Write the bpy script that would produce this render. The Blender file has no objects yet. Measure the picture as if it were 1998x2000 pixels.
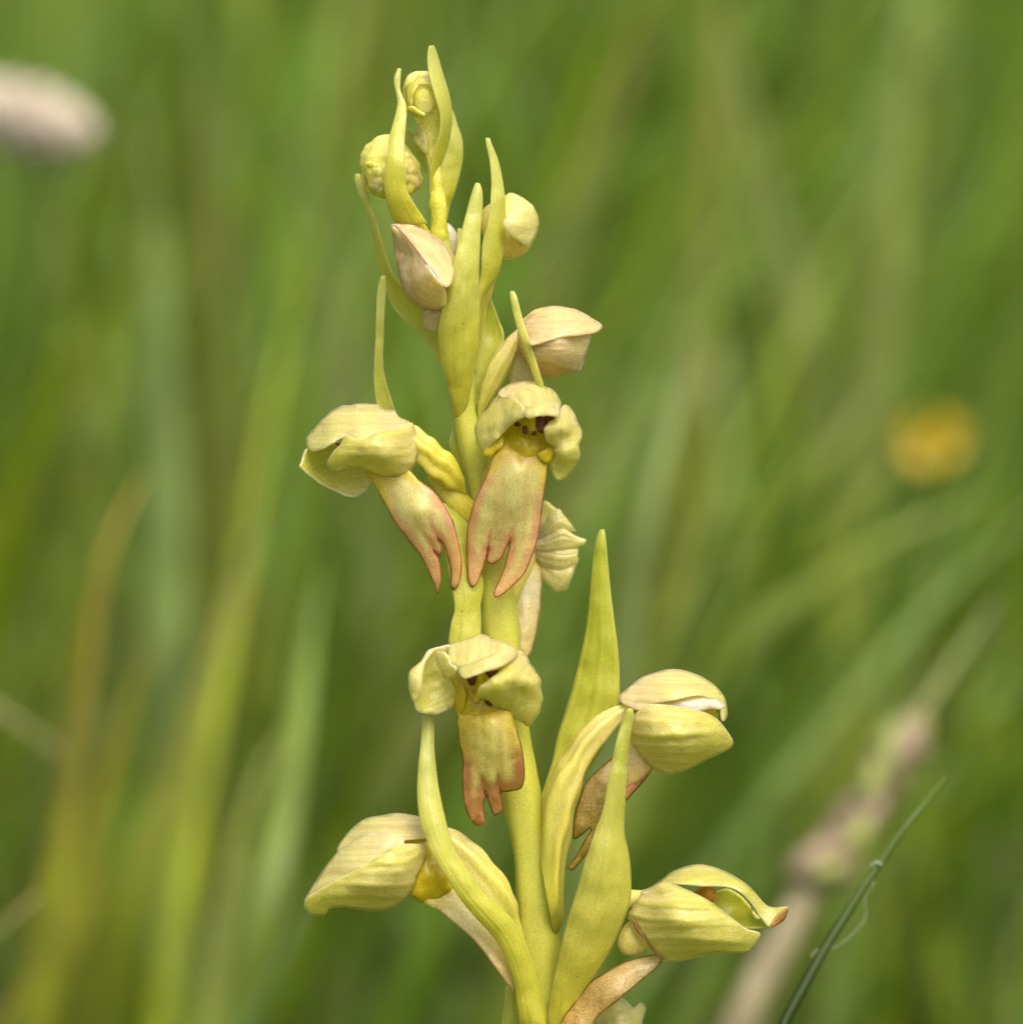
import bpy, math, random
import numpy as np
from mathutils import Vector, noise
from mathutils.geometry import delaunay_2d_cdt

random.seed(7)
rng = np.random.default_rng(7)
SC = bpy.context.scene
COL = SC.collection

# ------------------------------------------------------------------ camera
PITCH = math.radians(13.0)
D = 0.18                       # camera to orchid
H = 0.155                      # height of the picture's centre on the orchid
MMPX = 0.026                   # millimetres per photograph pixel at the orchid
PXMM = 1.0 / MMPX
FWD = np.array([0, math.cos(PITCH), -math.sin(PITCH)])
UPV = np.array([0, math.sin(PITCH), math.cos(PITCH)])
RGT = np.array([1.0, 0, 0])
CAM = np.array([0, 0, H]) - FWD * D
KPX = 0.026 / D / 1000.0
cam = bpy.data.cameras.new('camera')
cam_o = bpy.data.objects.new('camera', cam)
COL.objects.link(cam_o)
cam_o.location = CAM
cam_o.rotation_euler = (math.pi / 2 - PITCH, 0, 0)
cam.sensor_fit = 'VERTICAL'
cam.sensor_height = 24
cam.lens = 12 / (0.026 / D)
cam.clip_start = 0.005
cam.clip_end = 500
cam.dof.use_dof = True
cam.dof.focus_distance = D - 0.0015
cam.dof.aperture_fstop = cam.lens / 4.4      # a lens opening of 4.4 mm
SC.camera = cam_o

# ------------------------------------------------------------------ light
SUN_EL, SUN_AZ = math.radians(62), math.radians(152)   # azimuth from +Y, clockwise
w = bpy.data.worlds.new('World')
SC.world = w
w.use_nodes = True
nt = w.node_tree
sky = nt.nodes.new('ShaderNodeTexSky')
sky.sky_type = 'NISHITA'
sky.sun_disc = False
sky.sun_elevation = SUN_EL
sky.sun_rotation = SUN_AZ
sky.dust_density = 9.0
sky.air_density = 0.6
sky.ozone_density = 0.2
nt.links.new(sky.outputs[0], nt.nodes['Background'].inputs[0])
nt.nodes['Background'].inputs[1].default_value = 0.15
sl = bpy.data.lights.new('sun', 'SUN')
sl.energy = 1.5
sl.angle = math.radians(45)
sl.color = (1.0, 0.92, 0.74)
so = bpy.data.objects.new('sun', sl)
COL.objects.link(so)
sdir = Vector((math.sin(SUN_AZ) * math.cos(SUN_EL), math.cos(SUN_AZ) * math.cos(SUN_EL), math.sin(SUN_EL)))
so.rotation_euler = sdir.to_track_quat('Z', 'Y').to_euler()
so.location = sdir * 5
vs = SC.view_settings
vs.view_transform = 'Standard'
vs.look = 'None'
vs.exposure = 0.72
vs.gamma = 1.0
SC.cycles.use_denoising = True
SC.cycles.max_bounces = 10
SC.cycles.transmission_bounces = 6


# ------------------------------------------------------------------ helpers
def world(q):
    """(u px, v px, depth px) of the photograph -> metres"""
    q = np.asarray(q, float)
    a = (q[:, 0] - 999) * KPX
    b = -(q[:, 1] - 1000) * KPX
    dist = D + q[:, 2] * MMPX * 0.001
    return CAM + dist[:, None] * (FWD + a[:, None] * RGT + b[:, None] * UPV)


def P(u, v, dist):
    return world([(u, v, (dist - D) * 1000 * PXMM)])[0]


CROP = {0: (0, 0, 1.0), 1: (640, 60, 460 / 1930), 2: (640, 380, 600 / 1930), 3: (560, 700, 400 / 1546), 4: (840, 700, 400 / 1546),
        5: (740, 1180, 400 / 1546), 6: (1020, 1000, 460 / 1587), 7: (560, 1540, 500 / 1930), 8: (980, 1440, 580 / 1930)}


def c(n, *f):
    ox, oy, k = CROP[n]
    return [(ox + f[i] * k, oy + f[i + 1] * k) for i in range(0, len(f), 2)]


def cy(n, *f):
    ox, oy, k = CROP[n]
    return [(ox + f[i] * k, oy + f[i + 1] * k, f[i + 2] * PXMM) for i in range(0, len(f), 3)]


def rows(n, *f):
    """rows of xl, yl, xr, yr -> list of (left, right)"""
    ox, oy, k = CROP[n]
    return [((ox + f[i] * k, oy + f[i + 1] * k), (ox + f[i + 2] * k, oy + f[i + 3] * k)) for i in range(0, len(f), 4)]


def resample(pts, n, closed=False, sub=10):
    p = np.array(pts, float)
    m = len(p)
    if closed:
        q = np.vstack([p[-1], p, p[0], p[1]])
        segs = m
    else:
        q = np.vstack([2 * p[0] - p[1], p, 2 * p[-1] - p[-2]])
        segs = m - 1
    out = []
    for i in range(segs):
        p0, p1, p2, p3 = q[i], q[i + 1], q[i + 2], q[i + 3]
        t = np.linspace(0, 1, sub, endpoint=False)[:, None]
        out.append(0.5 * ((2 * p1) + (-p0 + p2) * t + (2 * p0 - 5 * p1 + 4 * p2 - p3) * t ** 2 + (-p0 + 3 * p1 - 3 * p2 + p3) * t ** 3))
    out.append((p[0] if closed else p[-1])[None])
    f = np.vstack(out)
    d = np.r_[0, np.cumsum(np.linalg.norm(np.diff(f, axis=0), axis=1))]
    tt = np.linspace(0, d[-1], n + (1 if closed else 0))
    r = np.stack([np.interp(tt, d, f[:, k]) for k in range(f.shape[1])], 1)
    return r[:-1] if closed else r


def prof(y, t):
    """number, or list spread evenly over t, or list of (t, value)"""
    if np.isscalar(y):
        return np.full_like(t, float(y))
    y = list(y)
    if np.isscalar(y[0]):
        xs = np.linspace(0, 1, len(y))
        ys = np.array(y, float)
    else:
        xs = np.array([k[0] for k in y])
        ys = np.array([k[1] for k in y], float)
    # smooth interpolation
    fine = np.linspace(0, 1, 200)
    v = np.interp(fine, xs, ys)
    ker = np.hanning(27)
    ker /= ker.sum()
    v2 = np.convolve(np.pad(v, 13, mode='edge'), ker, mode='valid')
    v2[0], v2[-1] = v[0], v[-1]
    return np.interp(t, fine, v2)


def nz(pts, scale, seed):
    return np.array([noise.noise((p[0] * scale + seed * 13.1, p[1] * scale + seed * 7.7, p[2] * scale + seed * 3.3)) for p in pts])


def mesh_obj(name, q, faces, par, mat, parent=None, solid=0.0, worldspace=False, origin=None):
    co = np.asarray(q, float) if worldspace else world(q)
    if origin is None:
        origin = co.mean(0)
    origin = np.array(origin)
    me = bpy.data.meshes.new(name)
    me.from_pydata([tuple(x) for x in (co - origin)], [], faces)
    at = me.attributes.new('par', 'FLOAT_COLOR', 'POINT')
    at.data.foreach_set('color', np.asarray(par, np.float32).ravel())
    me.polygons.foreach_set('use_smooth', [True] * len(me.polygons))
    me.materials.append(mat)
    me.update()
    o = bpy.data.objects.new(name, me)
    COL.objects.link(o)
    o['abs'] = list(origin)
    if parent is not None:
        o.parent = parent
        o.location = origin - np.array(parent['abs'])
    else:
        o.location = origin
    if solid:
        m = o.modifiers.new('thickness', 'SOLIDIFY')
        m.thickness = solid * 0.001
        m.offset = 0
        m.use_rim = True
    return o


SEED = [0]


def vein_field(sn, tt, n, sd, width=1.0):
    """uneven lengthwise veins: 0 between them, about 1 on them"""
    r = random.Random(sd * 7 + 3)
    out = np.zeros(len(sn))
    for k in range(n):
        p = -.86 + 1.72 * (k + .5) / n + r.uniform(-.35, .35) / n
        w_ = r.uniform(.45, 1.2)
        sg = r.uniform(.16, .30) / n * width * 1.6
        wob = .05 * np.sin(tt * r.uniform(2, 6) + r.uniform(0, 6))
        end = r.uniform(.75, 1.1)
        out += w_ * np.exp(-((sn - p - wob) / sg) ** 2) * np.clip((end - tt) * 5, 0, 1)
    return np.clip(out, 0, 1.2)


def strip(name, A, B, mat, parent, y=0.0, tilt=0.0, bulge=0.35, ridge=0.0, nridge=3, crumple=1.5, cscale=0.02,
          edgecurl=0.0, nt=44, ns=25, solid=0.10, wave=0.0, mirror=None, nvein=7, vein=.035, frill=2.0):
    """thin leaf between two traced edges A and B (base to tip); y, tilt in mm, bulge as a share of the half width (towards the viewer)"""
    SEED[0] += 1
    sd = SEED[0]
    a = resample(A, nt)
    b = resample(B, nt)
    t = np.linspace(0, 1, nt)
    yc = prof(y, t) * PXMM
    tl = prof(tilt, t) * PXMM
    bl = prof(bulge, t)
    s = np.linspace(-1, 1, ns)
    mid = (a + b) / 2
    hw = np.linalg.norm(b - a, axis=1) / 2
    V, E = [], []
    for i in range(nt):
        for j in range(ns):
            pos = mid[i] + (b[i] - a[i]) / 2 * s[j]
            dd = yc[i] + tl[i] * s[j] - bl[i] * hw[i] * (1 - abs(s[j]) ** 2.2)
            dd -= ridge * hw[i] * math.cos(nridge * math.pi * s[j]) * (1 - s[j] ** 2) * min(1, 4 * t[i] + .3) * (1 - t[i] ** 3)
            dd += edgecurl * hw[i] * s[j] ** 6
            V.append((pos[0], pos[1], dd))
            E.append((t[i], s[j] * .5 + .5, (1 - abs(s[j])) * hw[i] * MMPX, (sd * 0.37) % 1))
    V = np.array(V)
    E = np.array(E)
    E[:, 3] = vein_field(E[:, 1] * 2 - 1, E[:, 0], nvein, sd)
    hwv = np.repeat(hw, ns)
    V[:, 2] += vein * hwv * (E[:, 3] - .3)
    if frill:
        V[:, 2] += nz(V, .035, sd + 80) * frill * 2 * np.clip(1 - E[:, 2] / .35, 0, 1)
    if crumple:
        n1 = nz(V, cscale, sd) + 0.5 * nz(V, cscale * 2.3, sd + 5)
        V[:, 2] += n1 * crumple * 3
        if wave:
            fall = 1 - np.clip(E[:, 2] / 0.5, 0, 1)
            V[:, 0] += nz(V, cscale * 1.6, sd + 9) * wave * fall
            V[:, 1] += nz(V, cscale * 1.6, sd + 19) * wave * fall
    F = [(i * ns + j, i * ns + j + 1, (i + 1) * ns + j + 1, (i + 1) * ns + j) for i in range(nt - 1) for j in range(ns - 1)]
    o = mesh_obj(name, V, F, E, mat, parent, solid)
    if mirror is not None:
        V2 = V.copy()
        V2[:, 2] = 2 * mirror * PXMM - V[:, 2]
        V2[:, 0] += nz(V, .01, sd + 30) * 10
        V2[:, 1] += nz(V, .01, sd + 40) * 10 - 4
        mesh_obj(name, V2, F, E, mat, parent, solid)
    return o


def rowstrip(name, R, mat, parent, tipfirst=True, **k):
    A = [r[0] for r in R]
    B = [r[1] for r in R]
    if tipfirst:
        A, B = A[::-1], B[::-1]
    return strip(name, A, B, mat, parent, **k)


def tube(name, A, B, mat, parent, y=0.0, kd=1.0, ridge=0.0, nridge=6, twist=0.0, crumple=1.0, cscale=0.02, nt=48, na=36, flat=0.0, origin=None):
    """closed body between two traced outlines (base to tip), oval across"""
    SEED[0] += 1
    sd = SEED[0]
    a = resample(A, nt)
    b = resample(B, nt)
    t = np.linspace(0, 1, nt)
    yc = prof(y, t) * PXMM
    kk = prof(kd, t)
    V, E = [], []
    for i in range(nt):
        mid = (a[i] + b[i]) / 2
        h = (b[i] - a[i]) / 2
        hw = np.linalg.norm(h)
        for j in range(na):
            an = 2 * math.pi * j / na
            r = 1 + ridge * (math.cos(nridge * an + twist * t[i]) - 1) * .5 * math.sin(math.pi * min(1, max(0, t[i] * .96 + .02))) ** .5
            V.append((*(mid + h * math.cos(an) * r), yc[i] - kk[i] * hw * math.sin(an) * r))
            E.append((t[i], (j / na), hw * MMPX * .6, (sd * .37) % 1))
    n = len(V)
    V.append((*(a[0] + b[0]) / 2, yc[0]))
    E.append(E[0])
    V.append((*(a[-1] + b[-1]) / 2, yc[-1]))
    E.append(E[n - 1])
    V = np.array(V)
    E = np.array(E)
    E[:, 3] = vein_field(E[:, 1] * 2 - 1, E[:, 0], 12, sd, 1.2)
    if crumple:
        nn = nz(V, cscale, sd) + .5 * nz(V, cscale * 2.2, sd + 3)
        cen = np.array([[*((a[min(k // na, nt - 1)] + b[min(k // na, nt - 1)]) / 2), yc[min(k // na, nt - 1)]] for k in range(n)])
        dv = V[:n] - cen
        ln = np.linalg.norm(dv, axis=1, keepdims=True) + 1e-6
        V[:n] += dv / ln * np.minimum(nn[:n, None] * crumple * 3, ln * .5)
    F = [(i * na + j, i * na + (j + 1) % na, (i + 1) * na + (j + 1) % na, (i + 1) * na + j) for i in range(nt - 1) for j in range(na)]
    F += [(n, (j + 1) % na, j) for j in range(na)]
    F += [(n + 1, (nt - 1) * na + j, (nt - 1) * na + (j + 1) % na) for j in range(na)]
    return mesh_obj(name, V, F, E, mat, parent, origin=origin)


def rowtube(name, R, mat, parent, tipfirst=True, **k):
    A = [r[0] for r in R]
    B = [r[1] for r in R]
    if tipfirst:
        A, B = A[::-1], B[::-1]
    return tube(name, A, B, mat, parent, **k)


def tps(C, X):
    """smooth surface through scattered depth points"""
    k = 0.01
    c2 = C[:, :2] * k
    n = len(C)
    if n < 4:
        A = np.c_[c2, np.ones(n)]
        q = np.linalg.lstsq(A, C[:, 2], rcond=None)[0]
        return np.clip(np.c_[X * k, np.ones(len(X))] @ q, C[:, 2].min() - 15, C[:, 2].max() + 15)

    def phi(r):
        return np.where(r > 1e-9, r * r * np.log(r + 1e-12), 0.0)
    K = phi(np.linalg.norm(c2[:, None] - c2[None], axis=2)) + np.eye(n) * 0.03
    Pm = np.c_[np.ones(n), c2]
    Mx = np.block([[K, Pm], [Pm.T, np.zeros((3, 3))]])
    sol = np.linalg.lstsq(Mx, np.r_[C[:, 2], 0, 0, 0], rcond=None)[0]
    x2 = X * k
    out = phi(np.linalg.norm(x2[:, None] - c2[None], axis=2)) @ sol[:n] + np.c_[np.ones(len(X)), x2] @ sol[n:]
    return np.clip(out, C[:, 2].min() - 18, C[:, 2].max() + 18)


def poly(name, outline, ctrl, mat, parent, axis=None, bulge=6.0, bw=18.0, crumple=1.2, cscale=0.02, res=5.0, solid=0.10, nvein=6, frill=2.2,
         ridge=0.0, nridge=5, channel=0.0, smooth=True, mirror=None, edgewave=0.0, grooves=()):
    """thin sheet with any traced outline; ctrl = (u, v, depth) points that set where it lies"""
    SEED[0] += 1
    sd = SEED[0]
    op = np.array(outline, float)
    per = np.linalg.norm(np.diff(np.vstack([op, op[:1]]), axis=0), axis=1).sum()
    ol = resample(op, max(24, int(per / (res * .8))), closed=True)
    if edgewave:
        q3 = np.c_[ol, np.zeros(len(ol))]
        ol = ol + np.c_[nz(q3, .06, sd), nz(q3, .06, sd + 2)] * edgewave
    lo, hi = ol.min(0), ol.max(0)
    pts = []
    yv = lo[1]
    k = 0
    while yv < hi[1]:
        xv = lo[0] + (res / 2 if k % 2 else 0)
        while xv < hi[0]:
            pts.append((xv, yv))
            xv += res
        yv += res * .866
        k += 1
    pts = np.array(pts)

    def edist(p):
        a = ol
        b = np.roll(ol, -1, axis=0)
        ab = b - a
        out = np.empty(len(p))
        for i0 in range(0, len(p), 400):
            pp = p[i0:i0 + 400, None, :]
            tt = np.clip(((pp - a) * ab).sum(2) / (ab ** 2).sum(1), 0, 1)
            out[i0:i0 + 400] = np.linalg.norm(pp - (a + ab * tt[..., None]), axis=2).min(1)
        return out
    ed = edist(pts)
    pts = pts[ed > res * .55]
    allp = np.vstack([ol, pts])
    n0 = len(ol)
    edges = [(i, (i + 1) % n0) for i in range(n0)]
    vo, eo, fo, *_ = delaunay_2d_cdt([Vector(p) for p in allp], edges, [], 1, 1e-4)
    V2 = np.array([tuple(v) for v in vo])
    e = edist(V2)
    e[:n0] = 0
    C = np.array(ctrl, float)
    dep = tps(C, V2)
    if axis is None:
        axis = (op[0], op[len(op) // 2])
    a0, a1 = np.array(axis[0], float), np.array(axis[1], float)
    ax = a1 - a0
    L = np.linalg.norm(ax)
    ax /= L
    px = np.array([-ax[1], ax[0]])
    tt = ((V2 - a0) @ ax) / L
    ss = ((V2 - a0) @ px)
    smax = np.abs(ss).max()
    nb = 24
    bi = np.clip((tt * nb).astype(int), -2, nb + 1) + 2
    smin_b, smax_b = np.zeros(nb + 4), np.zeros(nb + 4)
    for q_ in range(nb + 4):
        sel = ss[np.abs(bi - q_) <= 1]
        if len(sel):
            smin_b[q_], smax_b[q_] = sel.min(), sel.max()
    bx = (np.arange(nb + 4) - 1.5) / nb
    lo_, hi_ = np.interp(tt, bx, smin_b), np.interp(tt, bx, smax_b)
    sn = np.clip((ss - lo_) / np.maximum(hi_ - lo_, 4.0) * 2 - 1, -1, 1)
    dep -= bulge * (1 - np.exp(-e / bw))
    if channel:
        dep += channel * np.exp(-(ss / (smax * .3)) ** 2)
    vf = vein_field(sn, np.clip(tt, 0, 1), nvein, sd)
    q3 = np.c_[V2, np.zeros(len(V2))]
    if ridge:
        dep -= ridge * 2.5 * (vf - .3) * np.clip(e / 8, 0, 1)
        dep -= ridge * .9 * np.cos(sn * 2.2 * math.pi + sd) * np.clip(e / 12, 0, 1) * np.clip(1.1 - tt, .1, 1)
    if frill:
        dep += nz(q3, .04, sd + 80) * frill * 2 * np.clip(1 - e / 14, 0, 1)
    for gl, depth_, wid_ in grooves:
        g_ = resample(gl, 24)
        gd = np.linalg.norm(V2[:, None] - g_[None], axis=2)
        gi = gd.argmin(1) / 23.0
        k_ = np.exp(-(gd.min(1) / wid_) ** 2) * (1 - gi ** 2)
        dep += depth_ * k_
        k2 = np.exp(-(gd.min(1) / (wid_ * .5)) ** 2) * np.clip(1.3 * (1 - gi), 0, 1)
        e = e * (1 - .5 * k_) * (1 - .85 * k2)
    V = np.c_[V2, dep]
    if crumple:
        V[:, 2] += nz(V, .075, sd + 50) * crumple * .8
        V[:, 2] += (nz(V, cscale, sd) + .5 * nz(V, cscale * 2.4, sd + 5)) * crumple * 3
    E = np.c_[np.clip(tt, 0, 1), sn * .5 + .5, e * MMPX, vf]
    F = [tuple(f) for f in fo]
    o = mesh_obj(name, V, F, E, mat, parent, solid)
    if mirror is not None:
        W = V.copy()
        W[:, 2] = 2 * mirror * PXMM - V[:, 2]
        W[:, 0] += nz(V, .01, sd + 30) * 10
        mesh_obj(name, W, F, E, mat, parent, solid)
    return o


def tag(o, label, cat, group=None):
    o['label'] = label
    o['category'] = cat
    if group:
        o['group'] = group
    return o


# ------------------------------------------------------------------ materials
class NB:
    def __init__(self, name):
        self.m = bpy.data.materials.new(name)
        self.m.use_nodes = True
        self.t = self.m.node_tree
        self.t.nodes.clear()

    def n(self, typ, **kw):
        x = self.t.nodes.new('ShaderNode' + typ)
        for k, v in kw.items():
            setattr(x, k, v)
        return x

    def l(self, a, b):
        self.t.links.new(a, b)

    def val(self, x, sock):
        if hasattr(x, 'is_output'):
            self.l(x, sock)
        else:
            sock.default_value = x

    def math(self, op, a, b=0.0, clamp=False):
        x = self.n('Math', operation=op, use_clamp=clamp)
        self.val(a, x.inputs[0])
        self.val(b, x.inputs[1])
        return x.outputs[0]

    def ss(self, v, lo, hi, a=0.0, b=1.0):
        x = self.n('MapRange', interpolation_type='SMOOTHSTEP')
        self.val(v, x.inputs[0])
        for i, k in enumerate((lo, hi, a, b)):
            x.inputs[i + 1].default_value = k
        return x.outputs[0]

    def mix(self, f, a, b):
        x = self.n('Mix', data_type='RGBA')
        self.val(f, x.inputs[0])
        for v, s in ((a, x.inputs[6]), (b, x.inputs[7])):
            if hasattr(v, 'is_output'):
                self.l(v, s)
            else:
                s.default_value = (*v, 1)
        return x.outputs[2]

    def noise(self, vec, scale, detail=3, rough=.55):
        x = self.n('TexNoise')
        self.l(vec, x.inputs['Vector'])
        x.inputs['Scale'].default_value = scale
        x.inputs['Detail'].default_value = detail
        x.inputs['Roughness'].default_value = rough
        return x.outputs[0]


def tissue(name, ramp, edge=None, centre=None, vein=None, mottle=None, speck=.35, rough=.42, sss=.7, bump=.5, spec=.45, brown=None, edge0=-.2, vbump=.9, vn_b=9):
    """living plant tissue: ramp = colours from base to tip; edge = (colour, mm); centre = (colour, mm from edge where it starts, ends, tfade);
    vein = (colour, count, strength); mottle = (colour, scale per mm, strength)"""
    b = NB(name)
    at = b.n('Attribute', attribute_name='par')
    sp = b.n('SeparateColor')
    b.l(at.outputs['Color'], sp.inputs[0])
    T, S, E = sp.outputs
    tc = b.n('TexCoord')
    mp = b.n('Mapping')
    mp.inputs['Scale'].default_value = (1000, 1000, 1000)
    b.l(tc.outputs['Object'], mp.inputs['Vector'])
    vec = mp.outputs[0]
    off = b.n('VectorMath', operation='ADD')
    b.l(vec, off.inputs[0])
    b.l(at.outputs['Alpha'], off.inputs[1])
    big = b.noise(vec, .55, 3)
    fine = b.noise(vec, 9.0, 4, .7)
    cr = b.n('ValToRGB')
    el = cr.color_ramp.elements
    while len(el) < len(ramp):
        el.new(.5)
    for k, (p_, col) in enumerate(ramp):
        el[k].position = p_
        el[k].color = (*col, 1)
    tj = b.math('ADD', T, b.math('MULTIPLY', b.math('SUBTRACT', big, .5), .35))
    b.l(tj, cr.inputs[0])
    col = cr.outputs[0]
    if centre:
        cc, e0, e1, tf = centre
        f = b.ss(b.math('ADD', E, b.math('MULTIPLY', b.math('SUBTRACT', big, .5), .5)), e0, e1)
        f = b.math('MULTIPLY', f, b.math('MULTIPLY', b.ss(T, tf, tf - .45), b.ss(T, .06, .2)))
        f = b.math('MULTIPLY', f, b.math('SUBTRACT', 1.0, b.math('MULTIPLY', at.outputs['Alpha'], .22)))
        col = b.mix(f, col, cc)
    if mottle:
        mc, msc, ms = mottle
        f = b.ss(b.noise(vec, msc, 3), .45, .7, 0, ms)
        col = b.mix(f, col, mc)
    if brown:
        bc, bs, thr = brown
        f = b.ss(b.noise(vec, bs, 4), thr, thr + .06, 0, .85)
        col = b.mix(f, col, bc)
    if vein:
        vc, vn, vst = vein
        f = b.math('MULTIPLY', at.outputs['Alpha'], vst * 1.5, clamp=True)
        f = b.math('MULTIPLY', f, .55)
        x = b.math('ADD', b.math('MULTIPLY', S, vn * 2 * math.pi), b.math('MULTIPLY', b.noise(vec, .9, 2), 1.6))
        fv = b.math('POWER', b.math('SUBTRACT', 1.0, b.math('ABSOLUTE', b.math('SINE', x))), 5.0)
        fv = b.math('MULTIPLY', b.math('MULTIPLY', fv, vst * 1.3), b.ss(b.noise(vec, 1.3, 2), .3, .6, .15, 1.0))
        f = b.math('MAXIMUM', f, fv, clamp=True)
        col = b.mix(f, col, vc)
    if speck:
        f = b.ss(fine, .35, .7, 1 - speck * .55, 1 + speck * .55)
        hs = b.n('HueSaturation')
        b.l(f, hs.inputs['Value'])
        b.l(col, hs.inputs['Color'])
        col = hs.outputs[0]
    if edge:
        ec, ew = edge
        f = b.math('MULTIPLY', b.ss(E, ew, ew * .3), b.ss(T, edge0, edge0 + .14))
        f = b.math('MULTIPLY', f, b.ss(b.noise(vec, 2.0, 2), .25, .55, .6, 1.0))
        col = b.mix(f, col, ec)
    dv = b.n('TexVoronoi')
    b.l(vec, dv.inputs['Vector'])
    dv.inputs['Scale'].default_value = 1.1
    dsep = b.n('SeparateColor')
    b.l(dv.outputs['Color'], dsep.inputs[0])
    f = b.math('MULTIPLY', b.ss(dv.outputs['Distance'], .075, .045), b.ss(dsep.outputs[0], .80, .82))
    col = b.mix(b.math('MULTIPLY', f, .8), col, (.12, .06, .01))
    vor = b.n('TexVoronoi')
    b.l(vec, vor.inputs['Vector'])
    vor.inputs['Scale'].default_value = 8.5
    hgt = b.math('ADD', b.math('MULTIPLY', vor.outputs['Distance'], -.34), b.math('MULTIPLY', b.noise(vec, 1.1, 3, .5), .55))
    bp = b.n('Bump')
    bp.inputs['Strength'].default_value = bump
    bp.inputs['Distance'].default_value = 0.00010
    b.l(hgt, bp.inputs['Height'])
    pr = b.n('BsdfPrincipled')
    b.l(col, pr.inputs['Base Color'])
    pr.inputs['Roughness'].default_value = rough
    pr.inputs['Specular IOR Level'].default_value = spec
    pr.inputs['Subsurface Weight'].default_value = sss
    pr.inputs['Coat Weight'].default_value = .25
    pr.inputs['Coat Roughness'].default_value = .2
    pr.inputs['Subsurface Radius'].default_value = (.9, 1.05, .3)
    pr.inputs['Subsurface Scale'].default_value = .001
    b.l(bp.outputs[0], pr.inputs['Normal'])
    tr = b.n('BsdfTranslucent')
    b.l(col, tr.inputs['Color'])
    b.l(bp.outputs[0], tr.inputs['Normal'])
    ms_ = b.n('MixShader')
    ms_.inputs[0].default_value = .40
    b.l(pr.outputs[0], ms_.inputs[1])
    b.l(tr.outputs[0], ms_.inputs[2])
    out = b.n('OutputMaterial')
    b.l(ms_.outputs[0], out.inputs[0])
    return b.m


def simple(name, col, rough=.5, trans=.25, var=.3, scale=300.0, col2=None, bump=.3):
    b = NB(name)
    tc = b.n('TexCoord')
    nn = b.noise(tc.outputs['Object'], scale, 4)
    cc = b.mix(b.ss(nn, .3, .7), tuple(k * (1 - var) for k in col), col2 or tuple(min(1, k * (1 + var)) for k in col))
    bp = b.n('Bump')
    bp.inputs['Strength'].default_value = bump
    bp.inputs['Distance'].default_value = .0003
    b.l(nn, bp.inputs['Height'])
    pr = b.n('BsdfPrincipled')
    b.l(cc, pr.inputs['Base Color'])
    pr.inputs['Roughness'].default_value = rough
    b.l(bp.outputs[0], pr.inputs['Normal'])
    tr = b.n('BsdfTranslucent')
    b.l(cc, tr.inputs['Color'])
    ms_ = b.n('MixShader')
    ms_.inputs[0].default_value = trans
    b.l(pr.outputs[0], ms_.inputs[1])
    b.l(tr.outputs[0], ms_.inputs[2])
    out = b.n('OutputMaterial')
    b.l(ms_.outputs[0], out.inputs[0])
    return b.m


CREAM = (.80, .72, .27)
M = {}
M['stem'] = tissue('stem_tissue', [(0, (.62, .62, .08)), (.96, (.61, .62, .10)), (1, (.60, .64, .13))], speck=.2, sss=.7, bump=.3, spec=.35, vbump=.2)
M['bract'] = tissue('bract_tissue', [(0, (.63, .62, .05)), (.4, (.60, .64, .08)), (.8, (.62, .68, .15)), (1, (.53, .61, .12))],
                    edge=((.66, .66, .17), .06), vein=((.48, .50, .02), 6, .45), speck=.16, bump=.3, vbump=.35)
M['bractg'] = tissue('green_bract_tissue', [(0, (.64, .64, .09)), (.5, (.57, .61, .06)), (1, (.45, .53, .04))],
                     edge=((.60, .64, .15), .06), vein=((.42, .48, .025), 7, .45), speck=.16, bump=.3, vbump=.3)
M['bractb'] = tissue('browning_bract_tissue', [(0, (.64, .59, .03)), (.35, (.62, .61, .09)), (.75, (.50, .55, .09)), (1, (.38, .46, .06))],
                     edge=((.62, .62, .16), .06), vein=((.46, .51, .05), 8, .45), speck=.18, vbump=.45, brown=((.22, .09, .015), .55, .69))
M['sepal'] = tissue('sepal_tissue', [(0, (.88, .80, .38)), (.35, (.82, .79, .30)), (1, (.74, .73, .22))], edge=((.84, .80, .38), .06),
                    vein=((.52, .54, .07), 7, .6), speck=.22, mottle=((.80, .66, .30), .5, .3), bump=.7, rough=.36, vbump=.3)
M['sepalp'] = tissue('pinkish_sepal_tissue', [(0, (.85, .77, .34)), (.4, (.82, .82, .27)), (1, (.72, .75, .17))], edge=((.90, .84, .42), .06),
                     vein=((.58, .42, .12), 6, .65), speck=.12, mottle=((.88, .68, .40), .45, .2), bump=.7, rough=.36, vbump=.3)
M['sepalr'] = tissue('rosy_sepal_tissue', [(0, (.84, .71, .34)), (.4, (.86, .79, .32)), (1, (.80, .74, .28))], edge=((.84, .72, .44), .06),
                     vein=((.56, .34, .16), 7, .6), speck=.2, mottle=((.84, .63, .36), .5, .3), bump=.6, rough=.36)
M['seam'] = tissue('purple_seam_tissue', [(0, (.42, .18, .12)), (1, (.36, .14, .12))], speck=.3)
M['sepalg'] = tissue('greenish_sepal_tissue', [(0, (.86, .76, .28)), (.35, (.76, .73, .18)), (1, (.62, .64, .09))], edge=((.84, .82, .40), .06),
                     vein=((.46, .52, .03), 7, .62), speck=.14, mottle=((.84, .78, .34), .6, .4), brown=((.46, .24, .05), .9, .745), bump=.7, rough=.36, vbump=.3)
M['bud'] = tissue('bud_tissue', [(0, (.66, .66, .05)), (.5, (.86, .84, .18)), (1, (.92, .90, .34))], mottle=((.66, .66, .06), 1.1, .4), speck=.3, bump=.6)
M['budp'] = tissue('pinkish_bud_tissue', [(0, (.80, .64, .24)), (.5, (.84, .70, .28)), (1, (.82, .66, .32))], vein=((.50, .27, .10), 9, .5),
                   mottle=((.76, .48, .24), .6, .5), speck=.25, bump=.5)
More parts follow.
